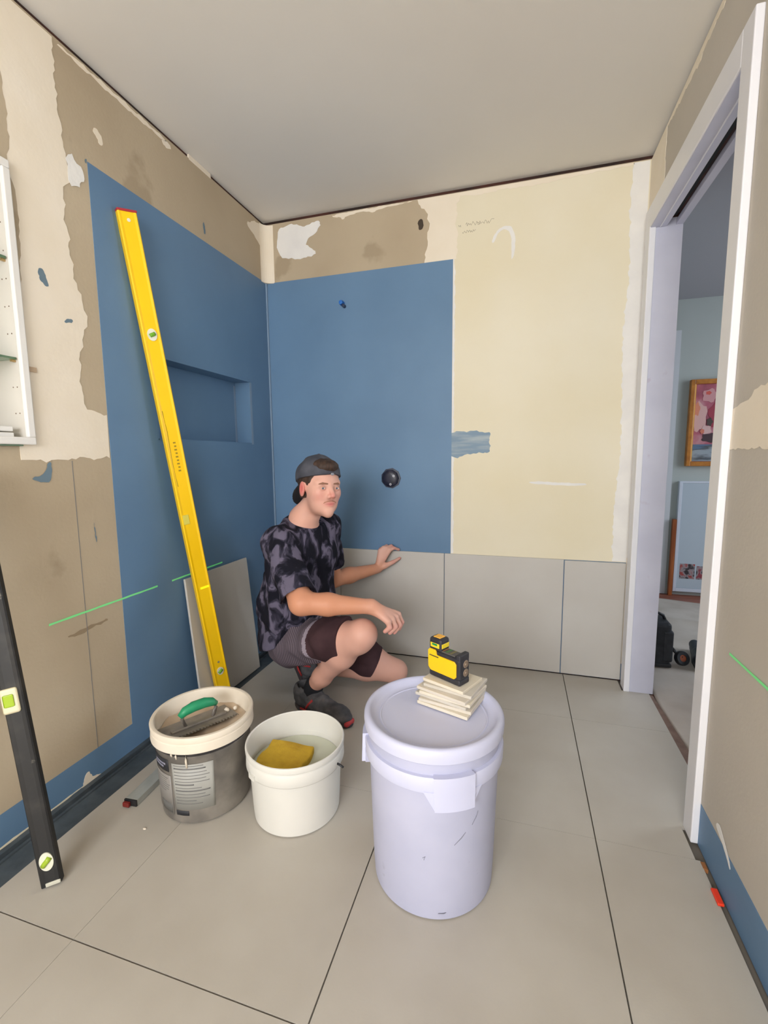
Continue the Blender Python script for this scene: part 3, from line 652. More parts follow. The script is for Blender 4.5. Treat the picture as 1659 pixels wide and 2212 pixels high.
R_TH = [v3(.865, -.730, .510), v3(.895, -.695, .468), v3(.912, -.693, .441)]
L_MCP = [v3(.728, -.060, .612), v3(.712, -.065, .625), v3(.694, -.070, .625), v3(.677, -.075, .611)]
L_PIP = [v3(.749, -.042, .620), v3(.731, -.042, .632), v3(.706, -.045, .631), v3(.673, -.050, .615)]
L_TIP = [v3(.768, -.021, .609), v3(.747, -.021, .614), v3(.715, -.021, .610), v3(.675, -.022, .595)]
L_TH = [v3(.706, -.075, .527), v3(.745, -.055, .545), v3(.776, -.030, .563)]
# head frame
hf = v3(.794, -.607, -0.02); hf /= np.linalg.norm(hf)
hu = v3(0.10, -0.02, 1.0); hu -= hf * (hu @ hf); hu /= np.linalg.norm(hu)
hl = np.cross(hu, hf)                                    # person's left
HB = np.stack([hf, hl, hu])
HS = 1.03
def hp(a, b, c): return HEAD + HS * (a * hf + b * hl + c * hu)
def he(f, c, r, k=0.01, op='add', B=None): f.ell(hp(*c), [x * HS for x in r], HB if B is None else B, k, op)
def hc(f, p, q, r1, r2, k=0.01, op='add'): f.cone(hp(*p), hp(*q), r1 * HS, r2 * HS, k, op)

person = thing('person', (float(PEL[0]), float(PEL[1]), 0), 'person in dark camouflage t-shirt and backwards cap crouching in the corner', 'person')
f = Field((0.20, -1.00, -0.01), (1.02, 0.0, 1.16), 0.0034)
# torso
lat = (LSH - RSH) / np.linalg.norm(LSH - RSH); fw = v3(.93, -.30, 0)
PB_ = PEL - v3(.035, 0, 0)
for s_ in (-1, 1):
    f.cone(PEL + lat * s_ * .055, PB_ + v3(.01, 0, .06) + lat * s_ * .05, .090, .088, .04)
    f.cone(PB_ + lat * s_ * .050 + v3(.02, 0, .08), PB_ + v3(.025, -.02, .20) + lat * s_ * .05, .096, .088, .04)
    f.cone(PB_ + v3(.025, -.02, .20) + lat * s_ * .05, (RSH + LSH) / 2 + v3(-.018, 0, -.09) + lat * s_ * .072, .088, .086, .04)
f.cone(RSH, LSH, .048, .048, .05)
f.cone((RSH + LSH) / 2 + v3(0, 0, .0), NECK, .06, .056, .05)
f.cone(NECK, hp(-.02, 0, -.05), .056, .050, .03)
# head
he(f, (-.018, 0, .032), (.098, .076, .084), .02)
he(f, (.028, 0, -.03), (.062, .062, .080), .03)
he(f, (.030, 0, -.072), (.050, .050, .040), .02)
f.ell(hp(.070, 0, -.098), [.020 * HS] * 3, HB, .02)
for s_ in (-1, 1):
    he(f, (.050, s_ * .040, -.020), (.026, .020, .022), .02)
    hc(f, (.066, s_ * .012, .024), (.060, s_ * .044, .022), .013, .011, .012)
hc(f, (.080, 0, .014), (.106, 0, -.026), .007, .010, .010)
for s_ in (-1, 1): he(f, (.092, s_ * .011, -.032), (.010, .008, .008), .006)
for s_ in (-1, 1): he(f, (.090, s_ * .031, -.002), (.016, .017, .012), .008, 'cut')
for s_ in (-1, 1): he(f, (.0735, s_ * .031, .001), (.014, .0145, .0125), .003)
he(f, (.083, 0, -.0565), (.011, .023, .0050), .004); he(f, (.081, 0, -.0665), (.011, .019, .0060), .004)
he(f, (.0965, 0, -.0615), (.006, .022, .0012), .0015, 'cut')
for s_ in (-1, 1):
    he(f, (-.004, s_ * .079, -.008), (.017, .009, .031), .006)
    he(f, (.004, s_ * .088, -.004), (.008, .005, .018), .004, 'cut')
# arms
f.chain([RSH, REL], [.052, .046]); f.chain([REL, REL * .62 + RWR * .38, RWR], [.044, .042, .027], .02)
f.chain([LSH, LEL], [.052, .042]); f.chain([LEL, LEL * .65 + LWR * .35, LWR], [.041, .040, .026], .02)
# right hand
pr = [.0102, .0108, .0108, .0104]
for i in range(4):
    f.cone(RWR + (R_MCP[i] - RWR) * .12, R_MCP[i], .018, .0130, .010)
    f.chain([R_MCP[i], R_PIP[i], R_TIP[i]], [.0112, pr[i], .0088], .003)
f.cone(RWR, (R_MCP[1] + R_MCP[2]) / 2 - v3(.02, 0, 0), .024, .014, .02)
f.chain([RWR + v3(.008, .01, -.004)] + R_TH, [.017, .014, .0105, .0082], .006)
# left hand on the wall tile edge
for i in range(4):
    f.cone(LWR + (L_MCP[i] - LWR) * .15, L_MCP[i], .015, .0112, .010)
    f.chain([L_MCP[i], L_PIP[i], L_TIP[i]], [.0098, .0088, .0076], .003)
f.chain([LWR + v3(.006, 0, .0)] + L_TH, [.018, .015, .0105, .0082], .006)
# legs
f.chain([RHIP, RHIP * .3 + RKN * .7, RKN], [.085, .068, .054], .03)
f.cone(RKN + v3(.006, -.004, .004), RKN + v3(-.01, 0, -.03), .047, .046, .03)
calf = RKN * .68 + RAN * .32 + v3(-.018, .004, -.016)
f.chain([RKN, calf, RAN * .8 + RKN * .2, RAN], [.048, .053, .038, .034], .03)
f.chain([LHIP, LHIP * .3 + LKN * .7, LKN], [.085, .066, .052], .03)
lcalf = LKN * .65 + LAN * .35 + v3(0, 0, .0)
f.chain([LKN, lcalf, LAN], [.050, .050, .034], .03)
f.plane((0, 0, 0.003), (0, 0, -1))
SK = np.array([S(c)[:3] for c in ((214, 166, 150), (202, 142, 112), (210, 162, 146), (200, 98, 96), (204, 112, 110), (150, 108, 92), (206, 130, 128))])
def seg_t(V, p, q):
    d = q - p; t = np.clip((V - p) @ d / (d @ d), 0, 1); return t, np.linalg.norm(V - p - t[:, None] * d, axis=1)
def body_col(V):
    V = V.astype(float); C_ = np.tile(SK[0], (len(V), 1))
    def mixin(w_, c): nonlocal C_; w_ = np.clip(w_, 0, 1)[:, None]; C_ = C_ * (1 - w_) + c * w_
    for a, b, c in ((RSH, REL, RWR), (LSH, LEL, LWR)):
        _, d1 = seg_t(V, a, b); t2, d2 = seg_t(V, b, c)
        mixin((.07 - np.minimum(d1, d2)) * 60 * np.where(d2 < d1, 1 - .75 * t2, 1), SK[1])
    for a, b, c in ((RHIP, RKN, RAN), (LHIP, LKN, LAN)):
        _, d1 = seg_t(V, a, b); t2, d2 = seg_t(V, b, c); mixin((.08 - np.minimum(d1, d2)) * 60 * .9, SK[2])
        mixin(np.where(d2 < .07, (t2 - .5) * 1.0, 0), SK[1])
    for pts in (R_TIP + R_PIP + L_TIP + L_PIP + R_MCP): pass
    for P_ in R_PIP + R_TIP + L_PIP + L_TIP + R_TH[1:] + L_TH[1:]:
        mixin((.018 - np.linalg.norm(V - P_, axis=1)) * 40, SK[6])
    K = ((V - HEAD) / HS) @ HB.T; a, b, c = K[:, 0], K[:, 1], K[:, 2]
    head = (np.abs(b) < .11) & (np.abs(a) < .13) & (c > -.13) & (c < .13)
    g = lambda a0, b0, c0, sa, sb, sc: np.exp(-(((a - a0) / sa) ** 2 + ((b - b0) / sb) ** 2 + ((c - c0) / sc) ** 2)) * head
    mixin(.5 * g(.03, 0, -.105, .06, .06, .016), SK[5]); 
    for s_ in (-1, 1):
        mixin(.35 * g(.02, s_ * .05, -.075, .03, .02, .03), SK[5])
        mixin(.9 * g(0, s_ * .085, -.005, .03, .012, .036), SK[3])
        mixin(.45 * g(.06, s_ * .038, -.03, .03, .02, .022), SK[4])
        mixin(.5 * g(.085, s_ * .031, .006, .02, .018, .009), SK[5])
    mixin(.6 * g(.105, 0, -.028, .02, .014, .016), SK[3])
    mixin(.95 * g(.09, 0, -.061, .03, .022, .009), SK[4])
    mixin(.55 * g(.09, 0, -.046, .03, .026, .006), SK[5])
    mixin(.4 * g(.09, 0, -.0615, .03, .02, .0016), SK[5] * .5)
    # sun-tanned neck
    _, dn = seg_t(V, (RSH + LSH) / 2, NECK); mixin((.075 - dn) * 20 * .7, SK[1] * 1.02)
    return C_
M_SKIN = mat('skin', (220, 170, 150), 0.5, vcol='Col', sss=0.06, spec=0.35, bump=0.03, bscale=300)
body = sdf_obj('body', f, M_SKIN, person, 2, body_col)
# eyes
M_EYE = mat('eye_white', (214, 206, 204), 0.2); M_IRIS = mat('iris_grey_blue', (84, 98, 116), 0.2); M_PUP = mat('pupil', (20, 20, 24), 0.2)
camdir = v3(1.39, -2.39, 1.11) - HEAD; camdir /= np.linalg.norm(camdir)
for s_ in (-1, 1):
    c0 = hp(.0755, s_ * .031, .0005)
    look = (hf * .45 + camdir * .55); look /= np.linalg.norm(look)
    def sph(nm, c, r, m, sq=None):
        bm = bmesh.new(); bmesh.ops.create_icosphere(bm, subdivisions=3, radius=1)
        for v in bm.verts:
            u = np.array(v.co)
            v.co = Vector(c + hf * u[0] * r[0] + hl * u[1] * r[1] + hu * u[2] * r[2])
        o = fin(nm, bm, m, None, True); world_parent(o, person); return o
    e = sph('eye', c0, (.0125, .0118, .0070), M_EYE)
    i_ = sph('iris', c0 + look * .0088, (.0040, .0056, .0052), M_IRIS)
    p_ = sph('pupil', c0 + look * .0112, (.0022, .0026, .0026), M_PUP)
    for q_ in (i_, p_): world_parent(q_, e)
# brows and moustache as short hair tufts hugging the face
M_HAIR = mat('brown_hair', (44, 31, 25), 0.7, (68, 48, 37), 120, 3, stretch=(1, 1, .2)); M_FHAIR = mat('facial_hair', (134, 96, 76), 0.8)
for s_ in (-1, 1):
    fb = Field(hp(.06, s_ * .031, .02) - .045, hp(.06, s_ * .031, .02) + .045, 0.0016)
    fb.cone(hp(.0845, s_ * .014, .0180), hp(.0805, s_ * .034, .0195), .0032, .0038, .003); fb.cone(hp(.0805, s_ * .034, .0195), hp(.066, s_ * .050, .0150), .0038, .0018, .003)
    sdf_obj('eyebrow', fb, M_FHAIR, person, 1)
fb = Field(hp(.09, 0, -.05) - .045, hp(.09, 0, -.05) + .045, 0.0014)
for s_ in (-1, 1):
    fb.cone(hp(.0925, s_ * .004, -.0475), hp(.084, s_ * .024, -.0545), .0024, .0022, .002); fb.cone(hp(.084, s_ * .024, -.0545), hp(.079, s_ * .028, -.060), .0022, .0014, .002)
sdf_obj('moustache', fb, mat('moustache_hair', (168, 120, 98), 0.8), person, 1)
# hair
f = Field(hp(-.01, 0, .03) - .14, hp(-.01, 0, .03) + .14, 0.003)
he(f, (-.022, 0, .032), (.100, .080, .086), .02); he(f, (-.03, 0, -.03), (.06, .072, .05), .02)
HFRONT = True
f.plane(hp(.040, 0, .0), hf * .92 - hu * .40, .006)           # hairline in front
f.plane(hp(-.03, 0, -.045), -hu * 1 + hf * .15, .006)
for s_ in (-1, 1): he(f, (.0, s_ * .085, -.012), (.022, .02, .034), .004, 'cut')
he(f, (.012, 0, .084), (.082, .060, .034), .01)
f.noise(.0012, 130, 3)
sdf_obj('hair', f, M_HAIR, person, 1)
# cap worn backwards
cap = bpy.data.objects.new('cap', None); COL.objects.link(cap); cap.location = tuple(hp(0, 0, .06)); world_parent(cap, person)
M_CAP = mat('cap_charcoal', (58, 60, 70), 0.85, (80, 82, 92), 18, 5, 0.35, 0.7, 0.3, 60)
f = Field(hp(-.01, 0, .05) - .15, hp(-.01, 0, .05) + .15, 0.003)
he(f, (-.018, 0, .036), (.108, .088, .096), .01)
capn = -hu * 1 + hf * .22
f.plane(hp(.0, 0, .036), capn, .003)
he(f, (.085, 0, .090), (.055, .034, .020), .004, 'cut')       # arched opening above the strap
f.noise(.0026, 48, 5)
sdf_obj('crown', f, M_CAP, cap, 1)
f = Field(hp(-.11, 0, -.03) - .13, hp(-.11, 0, -.03) + .13, 0.003)
he(f, (-.108, 0, -.030), (.078, .070, .007), .004, B=np.stack([(hf * .60 + hu * .80), hl, (hu * .60 - hf * .80)]))
f.plane(hp(-.068, 0, 0), hf, .003)
sdf_obj('brim', f, mat('cap_brim_black', (24, 24, 28), 0.8), cap, 1)
for c_, r_, m_, nm in (((.0895, .004, .0565), (.003, .008, .0055), mat('cap_buckle', (140, 142, 152), 0.4), 'strap_buckle'), ((-.018, 0, .131), (.006, .006, .004), M_CAP, 'top_button')):
    bm = bmesh.new(); bmesh.ops.create_icosphere(bm, subdivisions=3, radius=1)
    for v in bm.verts:
        u = np.array(v.co); v.co = Vector(hp(*c_) + hf * u[0] * r_[0] * 1.5 + hl * u[1] * r_[1] + hu * u[2] * r_[2])
    world_parent(fin(nm, bm, m_, None, True), cap)

# t-shirt
M_CAMO = mat('camouflage_fabric', (24, 24, 34), 0.9, (98, 93, 112), 16, 3, 0.44, 0.60, 0.15, 200, stretch=(1.3, 1.3, 0.75), distort=0.8, rgb3=(50, 48, 62), spec=0.15)
M_CAMO.node_tree.nodes['Color Ramp'].color_ramp.interpolation = 'EASE'
f = Field((0.16, -1.02, 0.20), (0.76, -0.24, 0.90), 0.0045)
PS_ = PEL - v3(.025, 0, 0)
for s_ in (-1, 1):
    f.cone(PS_ + lat * s_ * .060 + v3(-.01, 0, .03), PS_ + v3(.02, -.02, .20) + lat * s_ * .058, .122, .122, .04)
    f.cone(PS_ + v3(.02, -.02, .20) + lat * s_ * .058, (RSH + LSH) / 2 + v3(-.012, 0, -.09) + lat * s_ * .082, .120, .106, .04)
f.cone(RSH + v3(0, 0, .002), LSH + v3(0, 0, .002), .062, .060, .05)
f.cone((RSH + LSH) / 2, NECK - v3(0, 0, .02), .080, .070, .05)
rs_end = RSH * .22 + REL * .78; ls_end = LSH * .3 + LEL * .7
f.cone(RSH, RSH * .1 + REL * .9, .066, .070, .02); f.cone(LSH, LSH * .1 + LEL * .9, .062, .062, .02)
f.noise(.007, 24, 11); f.noise(.003, 60, 4)
# neckline, hem and cuffs
f.plane(NECK + v3(.02, -.012, -.020), v3(.42, -.12, 1), .004, ((.36, -.80, .74), (.66, -.50, .9)))
ax_ = (REL - RSH) / np.linalg.norm(REL - RSH)
f.ell(rs_end + ax_ * .078, [.075, .088, .088], np.stack([ax_, np.cross(ax_, v3(0, 0, 1)) / np.linalg.norm(np.cross(ax_, v3(0, 0, 1))), np.cross(np.cross(ax_, v3(0, 0, 1)), ax_) / np.linalg.norm(np.cross(ax_, v3(0, 0, 1)))]), .004, 'cut')
ax2 = (LEL - LSH) / np.linalg.norm(LEL - LSH)
f.plane(ls_end, ax2, .004, ((.36, -.42, .40), (.76, -.24, .66)))
f.plane((.32, -.6, .265), v3(.42, 0, -1), .006)
shirt = sdf_obj('t_shirt', f, M_CAMO, person, 2)

# shorts
M_SH = mat('shorts_maroon', (60, 42, 46), 0.9, (72, 52, 56), 14, 4, spec=0.15)
M_SIDE = mat('shorts_ribbed_panel', (92, 84, 92), 0.85, spec=0.2)
nt = M_SIDE.node_tree; wv = nt.nodes.new('ShaderNodeTexWave'); wv.bands_direction = 'X'; wv.inputs['Scale'].default_value = 36; wv.inputs['Distortion'].default_value = 0.3
tcn = [n for n in nt.nodes if n.type == 'TEX_COORD'][0]; nt.links.new(tcn.outputs['Object'], wv.inputs['Vector'])
rr = nt.nodes.new('ShaderNodeValToRGB'); rr.color_ramp.elements[0].color = S((62, 55, 62)); rr.color_ramp.elements[1].color = S((118, 106, 116))
nt.links.new(wv.outputs[0], rr.inputs[0]); nt.links.new(rr.outputs[0], nt.nodes['Principled BSDF'].inputs['Base Color'])
M_PIPE = mat('shorts_piping', (142, 132, 144), 0.8)
f = Field((0.20, -0.92, 0.06), (0.92, -0.24, 0.52), 0.0042)
for s_ in (-1, 1): f.cone(PEL + lat * s_ * .055 + v3(0, 0, .01), PEL + v3(.03, -.02, .12) + lat * s_ * .05, .104, .098, .04)
f.chain([RHIP + v3(0, 0, .0), RHIP * .4 + RKN * .6, RHIP * .05 + RKN * .95], [.094, .084, .072], .03)
f.chain([LHIP, LHIP * .4 + LKN * .6, LHIP * .1 + LKN * .9], [.098, .082, .072], .03)
f.noise(.004, 30, 8)
axr = (RKN - RHIP) / np.linalg.norm(RKN - RHIP); axl = (LKN - LHIP) / np.linalg.norm(LKN - LHIP)
f.plane(RHIP * .19 + RKN * .81, axr + v3(0, 0, -.30), .004, ((.55, -.92, .26), (.92, -.58, .52)))
f.plane(LHIP * .24 + LKN * .76, axl, .004, ((.5, -.56, .06), (.92, -.24, .26)))
def shorts_mat(Cn):
    t, d = seg_t(Cn, RHIP - axr * .2, RKN); t = t * (np.linalg.norm(RKN - RHIP) + .2) - .2
    curve = t - 0.9 * ((Cn[:, 2] - (RHIP[2] + .05)) ** 2) * 4
    m_ = np.zeros(len(Cn)); side = (Cn[:, 1] < -.60)
    m_[(curve < .175) & side] = 1; m_[(curve >= .175) & (curve < .192) & side] = 2
    return m_
shorts = sdf_obj('shorts', f, [M_SH, M_SIDE, M_PIPE], person, 2, None, shorts_mat)

# socks and shoes
M_SOCK = mat('sock_black', (14, 16, 24), 0.9)
f = Field((.42, -.78, 0.03), (.68, -.54, .22), 0.004)
f.cone(RAN + v3(.006, 0, .008), RAN + v3(-.012, 0, -.04), .041, .044, .02)
sdf_obj('sock', f, M_SOCK, person, 1)
M_SHOE = mat('shoe_grey', (66, 66, 70), 0.8, (92, 90, 92), 26, 5, 0.4, 0.65, 0.3, 150); M_RED = mat('shoe_red', (176, 48, 50), 0.6); M_SOLE = mat('shoe_sole', (58, 52, 56), 0.7)
def shoe(heel, toe, upv, name):
    heel = np.array(heel, float); toe = np.array(toe, float); d = toe - heel; L = np.linalg.norm(d); d /= L
    u = np.array(upv, float); u -= d * (u @ d); u /= np.linalg.norm(u); l = np.cross(u, d)
    P_ = lambda a, b, c: heel + d * a * L + l * b + u * c
    e = bpy.data.objects.new(name, None); COL.objects.link(e); e.location = tuple(heel); world_parent(e, person)
    lo = np.minimum(heel, toe) - .13; hi = np.maximum(heel, toe) + .13
    f = Field(lo, hi, 0.0036)
    f.cone(P_(.14, 0, .045), P_(.80, 0, .034), .036, .036, .03)
    f.cone(P_(.12, 0, .05), P_(.14, 0, .085), .036, .036, .02)
    f.cone(P_(.14, 0, .085), P_(.52, 0, .055), .038, .032, .03)
    f.ell(P_(.74, 0, .032), [.085, .047, .034], np.stack([d, l, u]), .02)
    f.plane(P_(0, 0, .014), -u, .003)
    f.cone(P_(.17, 0, .085), P_(.15, 0, .15), .030, .034, .004, 'cut')
    f.noise(.0016, 90, 2)
    sdf_obj('upper', f, M_SHOE, e, 1)
    f = Field(lo, hi, 0.0036)
    f.ell(P_(.22, 0, .012), [.075, .040, .030], np.stack([d, l, u]), .02); f.ell(P_(.70, 0, .012), [.105, .049, .026], np.stack([d, l, u]), .03)
    f.cone(P_(.2, 0, .012), P_(.7, 0, .012), .032, .036, .02)
    f.plane(P_(0, 0, .020), u, .003); f.plane(P_(0, 0, .0), -u, .003)
    sdf_obj('sole', f, M_SOLE, e, 1)
    f = Field(P_(1.0, 0, .02) - .06, P_(1.0, 0, .02) + .06, 0.003)
    f.ell(P_(.985, 0, .018), [.014, .030, .016], np.stack([d, l, u]), .01); f.plane(P_(0, 0, .001), -u, .003)
    sdf_obj('toe_bumper', f, M_RED, e, 1)
    for k in range(5):
        a = .36 + k * .065; c = .094 - k * .009
        tube('lace', [P_(a, -.026, c - .014), P_(a + .02, 0, c), P_(a, .026, c - .014)], .0028, mat('lace_dark', (40, 40, 46), 0.8), None, 8)
        world_parent(COL.objects[-1], e)
    fr = P_(.40, 0, 0)
    tube('side_stripe', [P_(.30, -.0395, .03), P_(.36, -.040, .055), P_(.42, -.036, .075)], .005, M_RED, None, 8); world_parent(COL.objects[-1], e)
    tube('side_stripe', [P_(.2, -.042, .022), P_(.4, -.046, .020), P_(.55, -.047, .022)], .004, M_RED, None, 8); world_parent(COL.objects[-1], e)
    return e
shoe((.452, -.640, .002), (.745, -.742, .002), (0, 0, 1), 'sneaker')
shoe((.315, -.505, .215), (.345, -.455, -.045), (.95, .1, .25), 'sneaker') if False else None
e2 = shoe((.385, -.575, .235), (.43, -.50, .012), (1, .15, .3), 'sneaker')

# ================================================================== BUCKETS
M_BW = mat('bucket_bluewhite', (196, 199, 226), 0.45, (202, 205, 230), 5, 4, 0.3, 0.7)
M_BWB = mat('bucket_body_lilac', (176, 179, 204), 0.5, (186, 188, 212), 7, 6, 0.3, 0.7, spots=(160, 162, 184), spot_scale=14, spot_th=0.7)
big = thing('lidded_bucket', (1.189, -1.274, 0), 'tall lilac-white lidded bucket with the laser on top, front centre', 'bucket')
lathe('body', [(0.0005, 0.002), (0.15, 0.0), (0.158, 0.004), (0.161, 0.06), (0.1695, 0.36), (0.171, 0.395), (0.168, 0.42), (0.150, 0.432), (0.0005, 0.432)], M_BWB, big, 96)
lathe('collar_ring', [(0.169, 0.352), (0.179, 0.349), (0.180, 0.352), (0.181, 0.384), (0.179, 0.388), (0.1705, 0.389)], M_BW, big, 96)
lathe('lid', [(0.0005, 0.4385), (0.140, 0.4385), (0.150, 0.439), (0.158, 0.444), (0.164, 0.4525), (0.168, 0.456), (0.174, 0.4565), (0.179, 0.454), (0.182, 0.448), (0.1825, 0.438), (0.181, 0.422), (0.178, 0.419), (0.172, 0.419), (0.172, 0.430), (0.0005, 0.4325)], M_BW, big, 96)
lathe('lid_ridge', [(0.136, 0.4380), (0.138, 0.4405), (0.141, 0.4405), (0.143, 0.4380)], M_BW, big, 96)
def curved_box(name, az, half, r0, r1, z0, z1, m, parent, taper=0, seg=14, rb=None):
    bm = bmesh.new(); cols = []
    for k in range(seg + 1):
        t = -1 + 2 * k / seg
        row = []
        for (r, z, hh) in ((r0, z0, half * (1 - taper)), (r1, z0, half * (1 - taper)), (rb or r1, z1, half), (r0, z1, half)):
            a = az + t * hh; row.append(bm.verts.new((r * math.cos(a), r * math.sin(a), z)))
        cols.append(row)
    for a, b in zip(cols, cols[1:]):
        for q in range(4): bm.faces.new((a[q], a[(q + 1) % 4], b[(q + 1) % 4], b[q]))
    bm.faces.new(cols[0]); bm.faces.new(cols[-1])
    bmesh.ops.bevel(bm, geom=[e for e in bm.edges if e.calc_face_angle(0) > 0.7], offset=0.002, segments=2, affect='EDGES')
    return fin(name, bm, m, parent, False)
for az in (math.radians(-64), math.radians(-175)):
    hb = curved_box('handle_boss', az, 0.27, 0.168, 0.190, 0.312, 0.392, M_BW, big, 0.06, rb=0.187)
    curved_box('boss_skirt', az, 0.40, 0.168, 0.181, 0.309, 0.353, M_BW, big, 0.36)
M_SC = mat('scratch_grey', (122, 124, 140), 0.7)
for k, pts in enumerate(([(-88, .17), (-86, .175), (-87, .165)], [(-46, .245), (-42, .262), (-40, .275)], [(-62, .205), (-56, .22), (-52, .232)], [(-75, .022), (-70, .022), (-68, .024)])):
    pp_ = []
    for a, z in pts:
        r = 0.1612 + (z - .06) * .0283; a = math.radians(a); pp_.append((r * math.cos(a), r * math.sin(a), z))
    tube('scratch', pp_, [0.0006, 0.0012, 0.0005], M_SC, big, 6)

# white bucket with water + sponge
M_WB2 = mat('bucket_white', (217, 216, 210), 0.45, (223, 221, 215), 5, 4)
wbk = thing('open_bucket', (0.73, -1.181, 0), 'short white open bucket holding water, between the two other buckets', 'bucket')
lathe('shell', [(0.0005, 0.001), (0.128, 0.0), (0.134, 0.004), (0.137, 0.05), (0.1425, 0.165), (0.1435, 0.166), (0.151, 0.170), (0.153, 0.174), (0.152, 0.205), (0.150, 0.2085), (0.147, 0.210), (0.149, 0.2125), (0.1535, 0.216), (0.1545, 0.228), (0.153, 0.232), (0.150, 0.233), (0.147, 0.230), (0.145, 0.20), (0.135, 0.05), (0.130, 0.008), (0.0005, 0.007)], M_WB2, wbk, 96)
curved_box('handle_lug', math.radians(-118), 0.10, 0.150, 0.158, 0.171, 0.185, M_WB2, wbk)
tube('wire_handle_end', [(0.148, -0.02, 0.185), (0.160, -0.022, 0.183), (0.172, -0.026, 0.180)], 0.0035, M_BLACK, wbk)
M_WAT = mat('cloudy_water', (190, 194, 176), 0.06, (196, 199, 182), 4, 2, spec=0.6)
wat = lathe('bucket_water', [(0.0005, 0.148), (0.1405, 0.148), (0.1405, 0.1475), (0.0005, 0.1475)], M_WAT, None, 64)
wat.location = (0.73, -1.181, 0.0); tag(wat, 'cloudy greenish rinse water filling the white bucket', 'water')
spg = thing('sponge', (0.695, -1.195, 0.139), 'thick yellow tiling sponge floating in the white bucket', 'sponge', rot=(0, 0.03, math.radians(3)))
M_SP = mat('sponge_yellow', (212, 176, 52), 0.95, (188, 150, 40), 16, 6, 0.35, 0.7, 0.8, 90)
bm = bmesh.new()
add_box(bm, (-0.075, -0.068, 0.0), (0.078, 0.070, 0.034), 0.006, 0, 3)
for _ in range(2): bmesh.ops.subdivide_edges(bm, edges=[e for e in bm.edges if e.calc_length() > 0.02], cuts=2, use_grid_fill=True)
for v in bm.verts: v.co += Vector((math.sin(v.co.y * 70) * .0025 + random.uniform(-.0008, .0008), math.sin(v.co.x * 60) * .002, (0.003 * math.sin(v.co.x * 50 + v.co.y * 40) if v.co.z > .02 else 0)))
fin('foam', bm, M_SP, spg, True)

# grey bucket with mortar
M_GB = mat('bucket_clear_grey', (98, 94, 90), 0.35, (140, 134, 126), 12, 6, 0.35, 0.7)
M_CR = mat('bucket_cream_rim', (222, 210, 192), 0.5, (232, 222, 206), 8, 5)
gb = thing('mortar_bucket', (0.415, -1.217, 0), 'grey labelled bucket with cream rim and mortar inside, nearest the left wall', 'bucket')
lathe('shell', [(0.0005, 0.001), (0.128, 0.0), (0.136, 0.006), (0.138, 0.04), (0.1455, 0.225), (0.1462, 0.226), (0.1462, 0.229), (0.1438, 0.230), (0.144, 0.255), (0.1425, 0.255), (0.13, 0.02), (0.0005, 0.012)], M_GB, gb, 96)
lathe('dark_band', [(0.1460, 0.230), (0.1475, 0.232), (0.1475, 0.252), (0.146, 0.254)], mat('band_dark', (44, 42, 44), 0.6, (84, 80, 80), 24, 5, 0.5, 0.7), gb, 96)
lathe('rim', [(0.1385, 0.245), (0.150, 0.243), (0.1575, 0.245), (0.158, 0.249), (0.1565, 0.271), (0.1545, 0.273), (0.1545, 0.2755), (0.1575, 0.278), (0.1585, 0.290), (0.156, 0.2945), (0.150, 0.2955), (0.146, 0.294), (0.143, 0.288), (0.1395, 0.245), (0.1385, 0.205)], M_CR, gb, 96)
# label panels
def label_panel(name, a0, a1, z0, z1, m, off=0.0012, seg=18, par=None):
    bm = bmesh.new(); rows = []
    for k in range(seg + 1):
        a = math.radians(a0 + (a1 - a0) * k / seg)
        rows.append([bm.verts.new(((0.138 + (z - .04) * 0.0405 + off) * math.cos(a), (0.138 + (z - .04) * 0.0405 + off) * math.sin(a), z)) for z in (z0, z1)])
    for a, b in zip(rows, rows[1:]): bm.faces.new((a[0], b[0], b[1], a[1]))
    o = fin(name, bm, m, par or gb, True); md = o.modifiers.new('s', 'SOLIDIFY'); md.thickness = 0.0005; md.offset = -1
    return o
M_LB = mat('label_silver', (158, 158, 154), 0.5, (170, 170, 165), 6, 4); M_LB2 = mat('label_grey', (146, 142, 138), 0.5, (128, 124, 120), 5, 4)
M_INK = mat('label_ink', (112, 112, 112), 0.6); M_INKD = mat('label_ink_dark', (40, 42, 48), 0.6); M_BAR = mat('label_barcode', (102, 102, 100), 0.6)
front = label_panel('label_panel', -92, -42, 0.052, 0.205, M_LB)
leftp = label_panel('label_panel', -155, -95, 0.030, 0.160, M_LB2)
label_panel('logo_block', -135, -97, 0.172, 0.212, M_INKD)
label_panel('barcode', -118, -97, 0.034, 0.064, M_BAR, 0.0016)
label_panel('footer_block', -91, -74, 0.032, 0.048, M_INKD)
rnd = random.Random(5)
for k in range(13):
    z = 0.198 - k * 0.0105; a1 = -90 + rnd.uniform(24, 44)
    o = label_panel('text_line', -89, a1, z, z + (0.0016 if k not in (1, 6, 8) else 0.0042), M_INK, 0.0017, par=front)
for k in range(7):
    z = 0.148 - k * 0.0075
    label_panel('text_line', -128, -98 - rnd.uniform(0, 9), z, z + 0.0014, M_INK, 0.0017, par=leftp)
for a0, z, h_ in ((-128, 0.182, 0.006), (-124, 0.192, 0.006)):
    label_panel('logo_bar', a0, a0 + 22, z, z + h_, mat('logo_light', (140, 140, 160), 0.6), 0.0016)
for z in (0.165, 0.085): label_panel('red_mark', -150, -142, z, z + .010, mat('label_red', (176, 104, 84), 0.6), 0.0017)
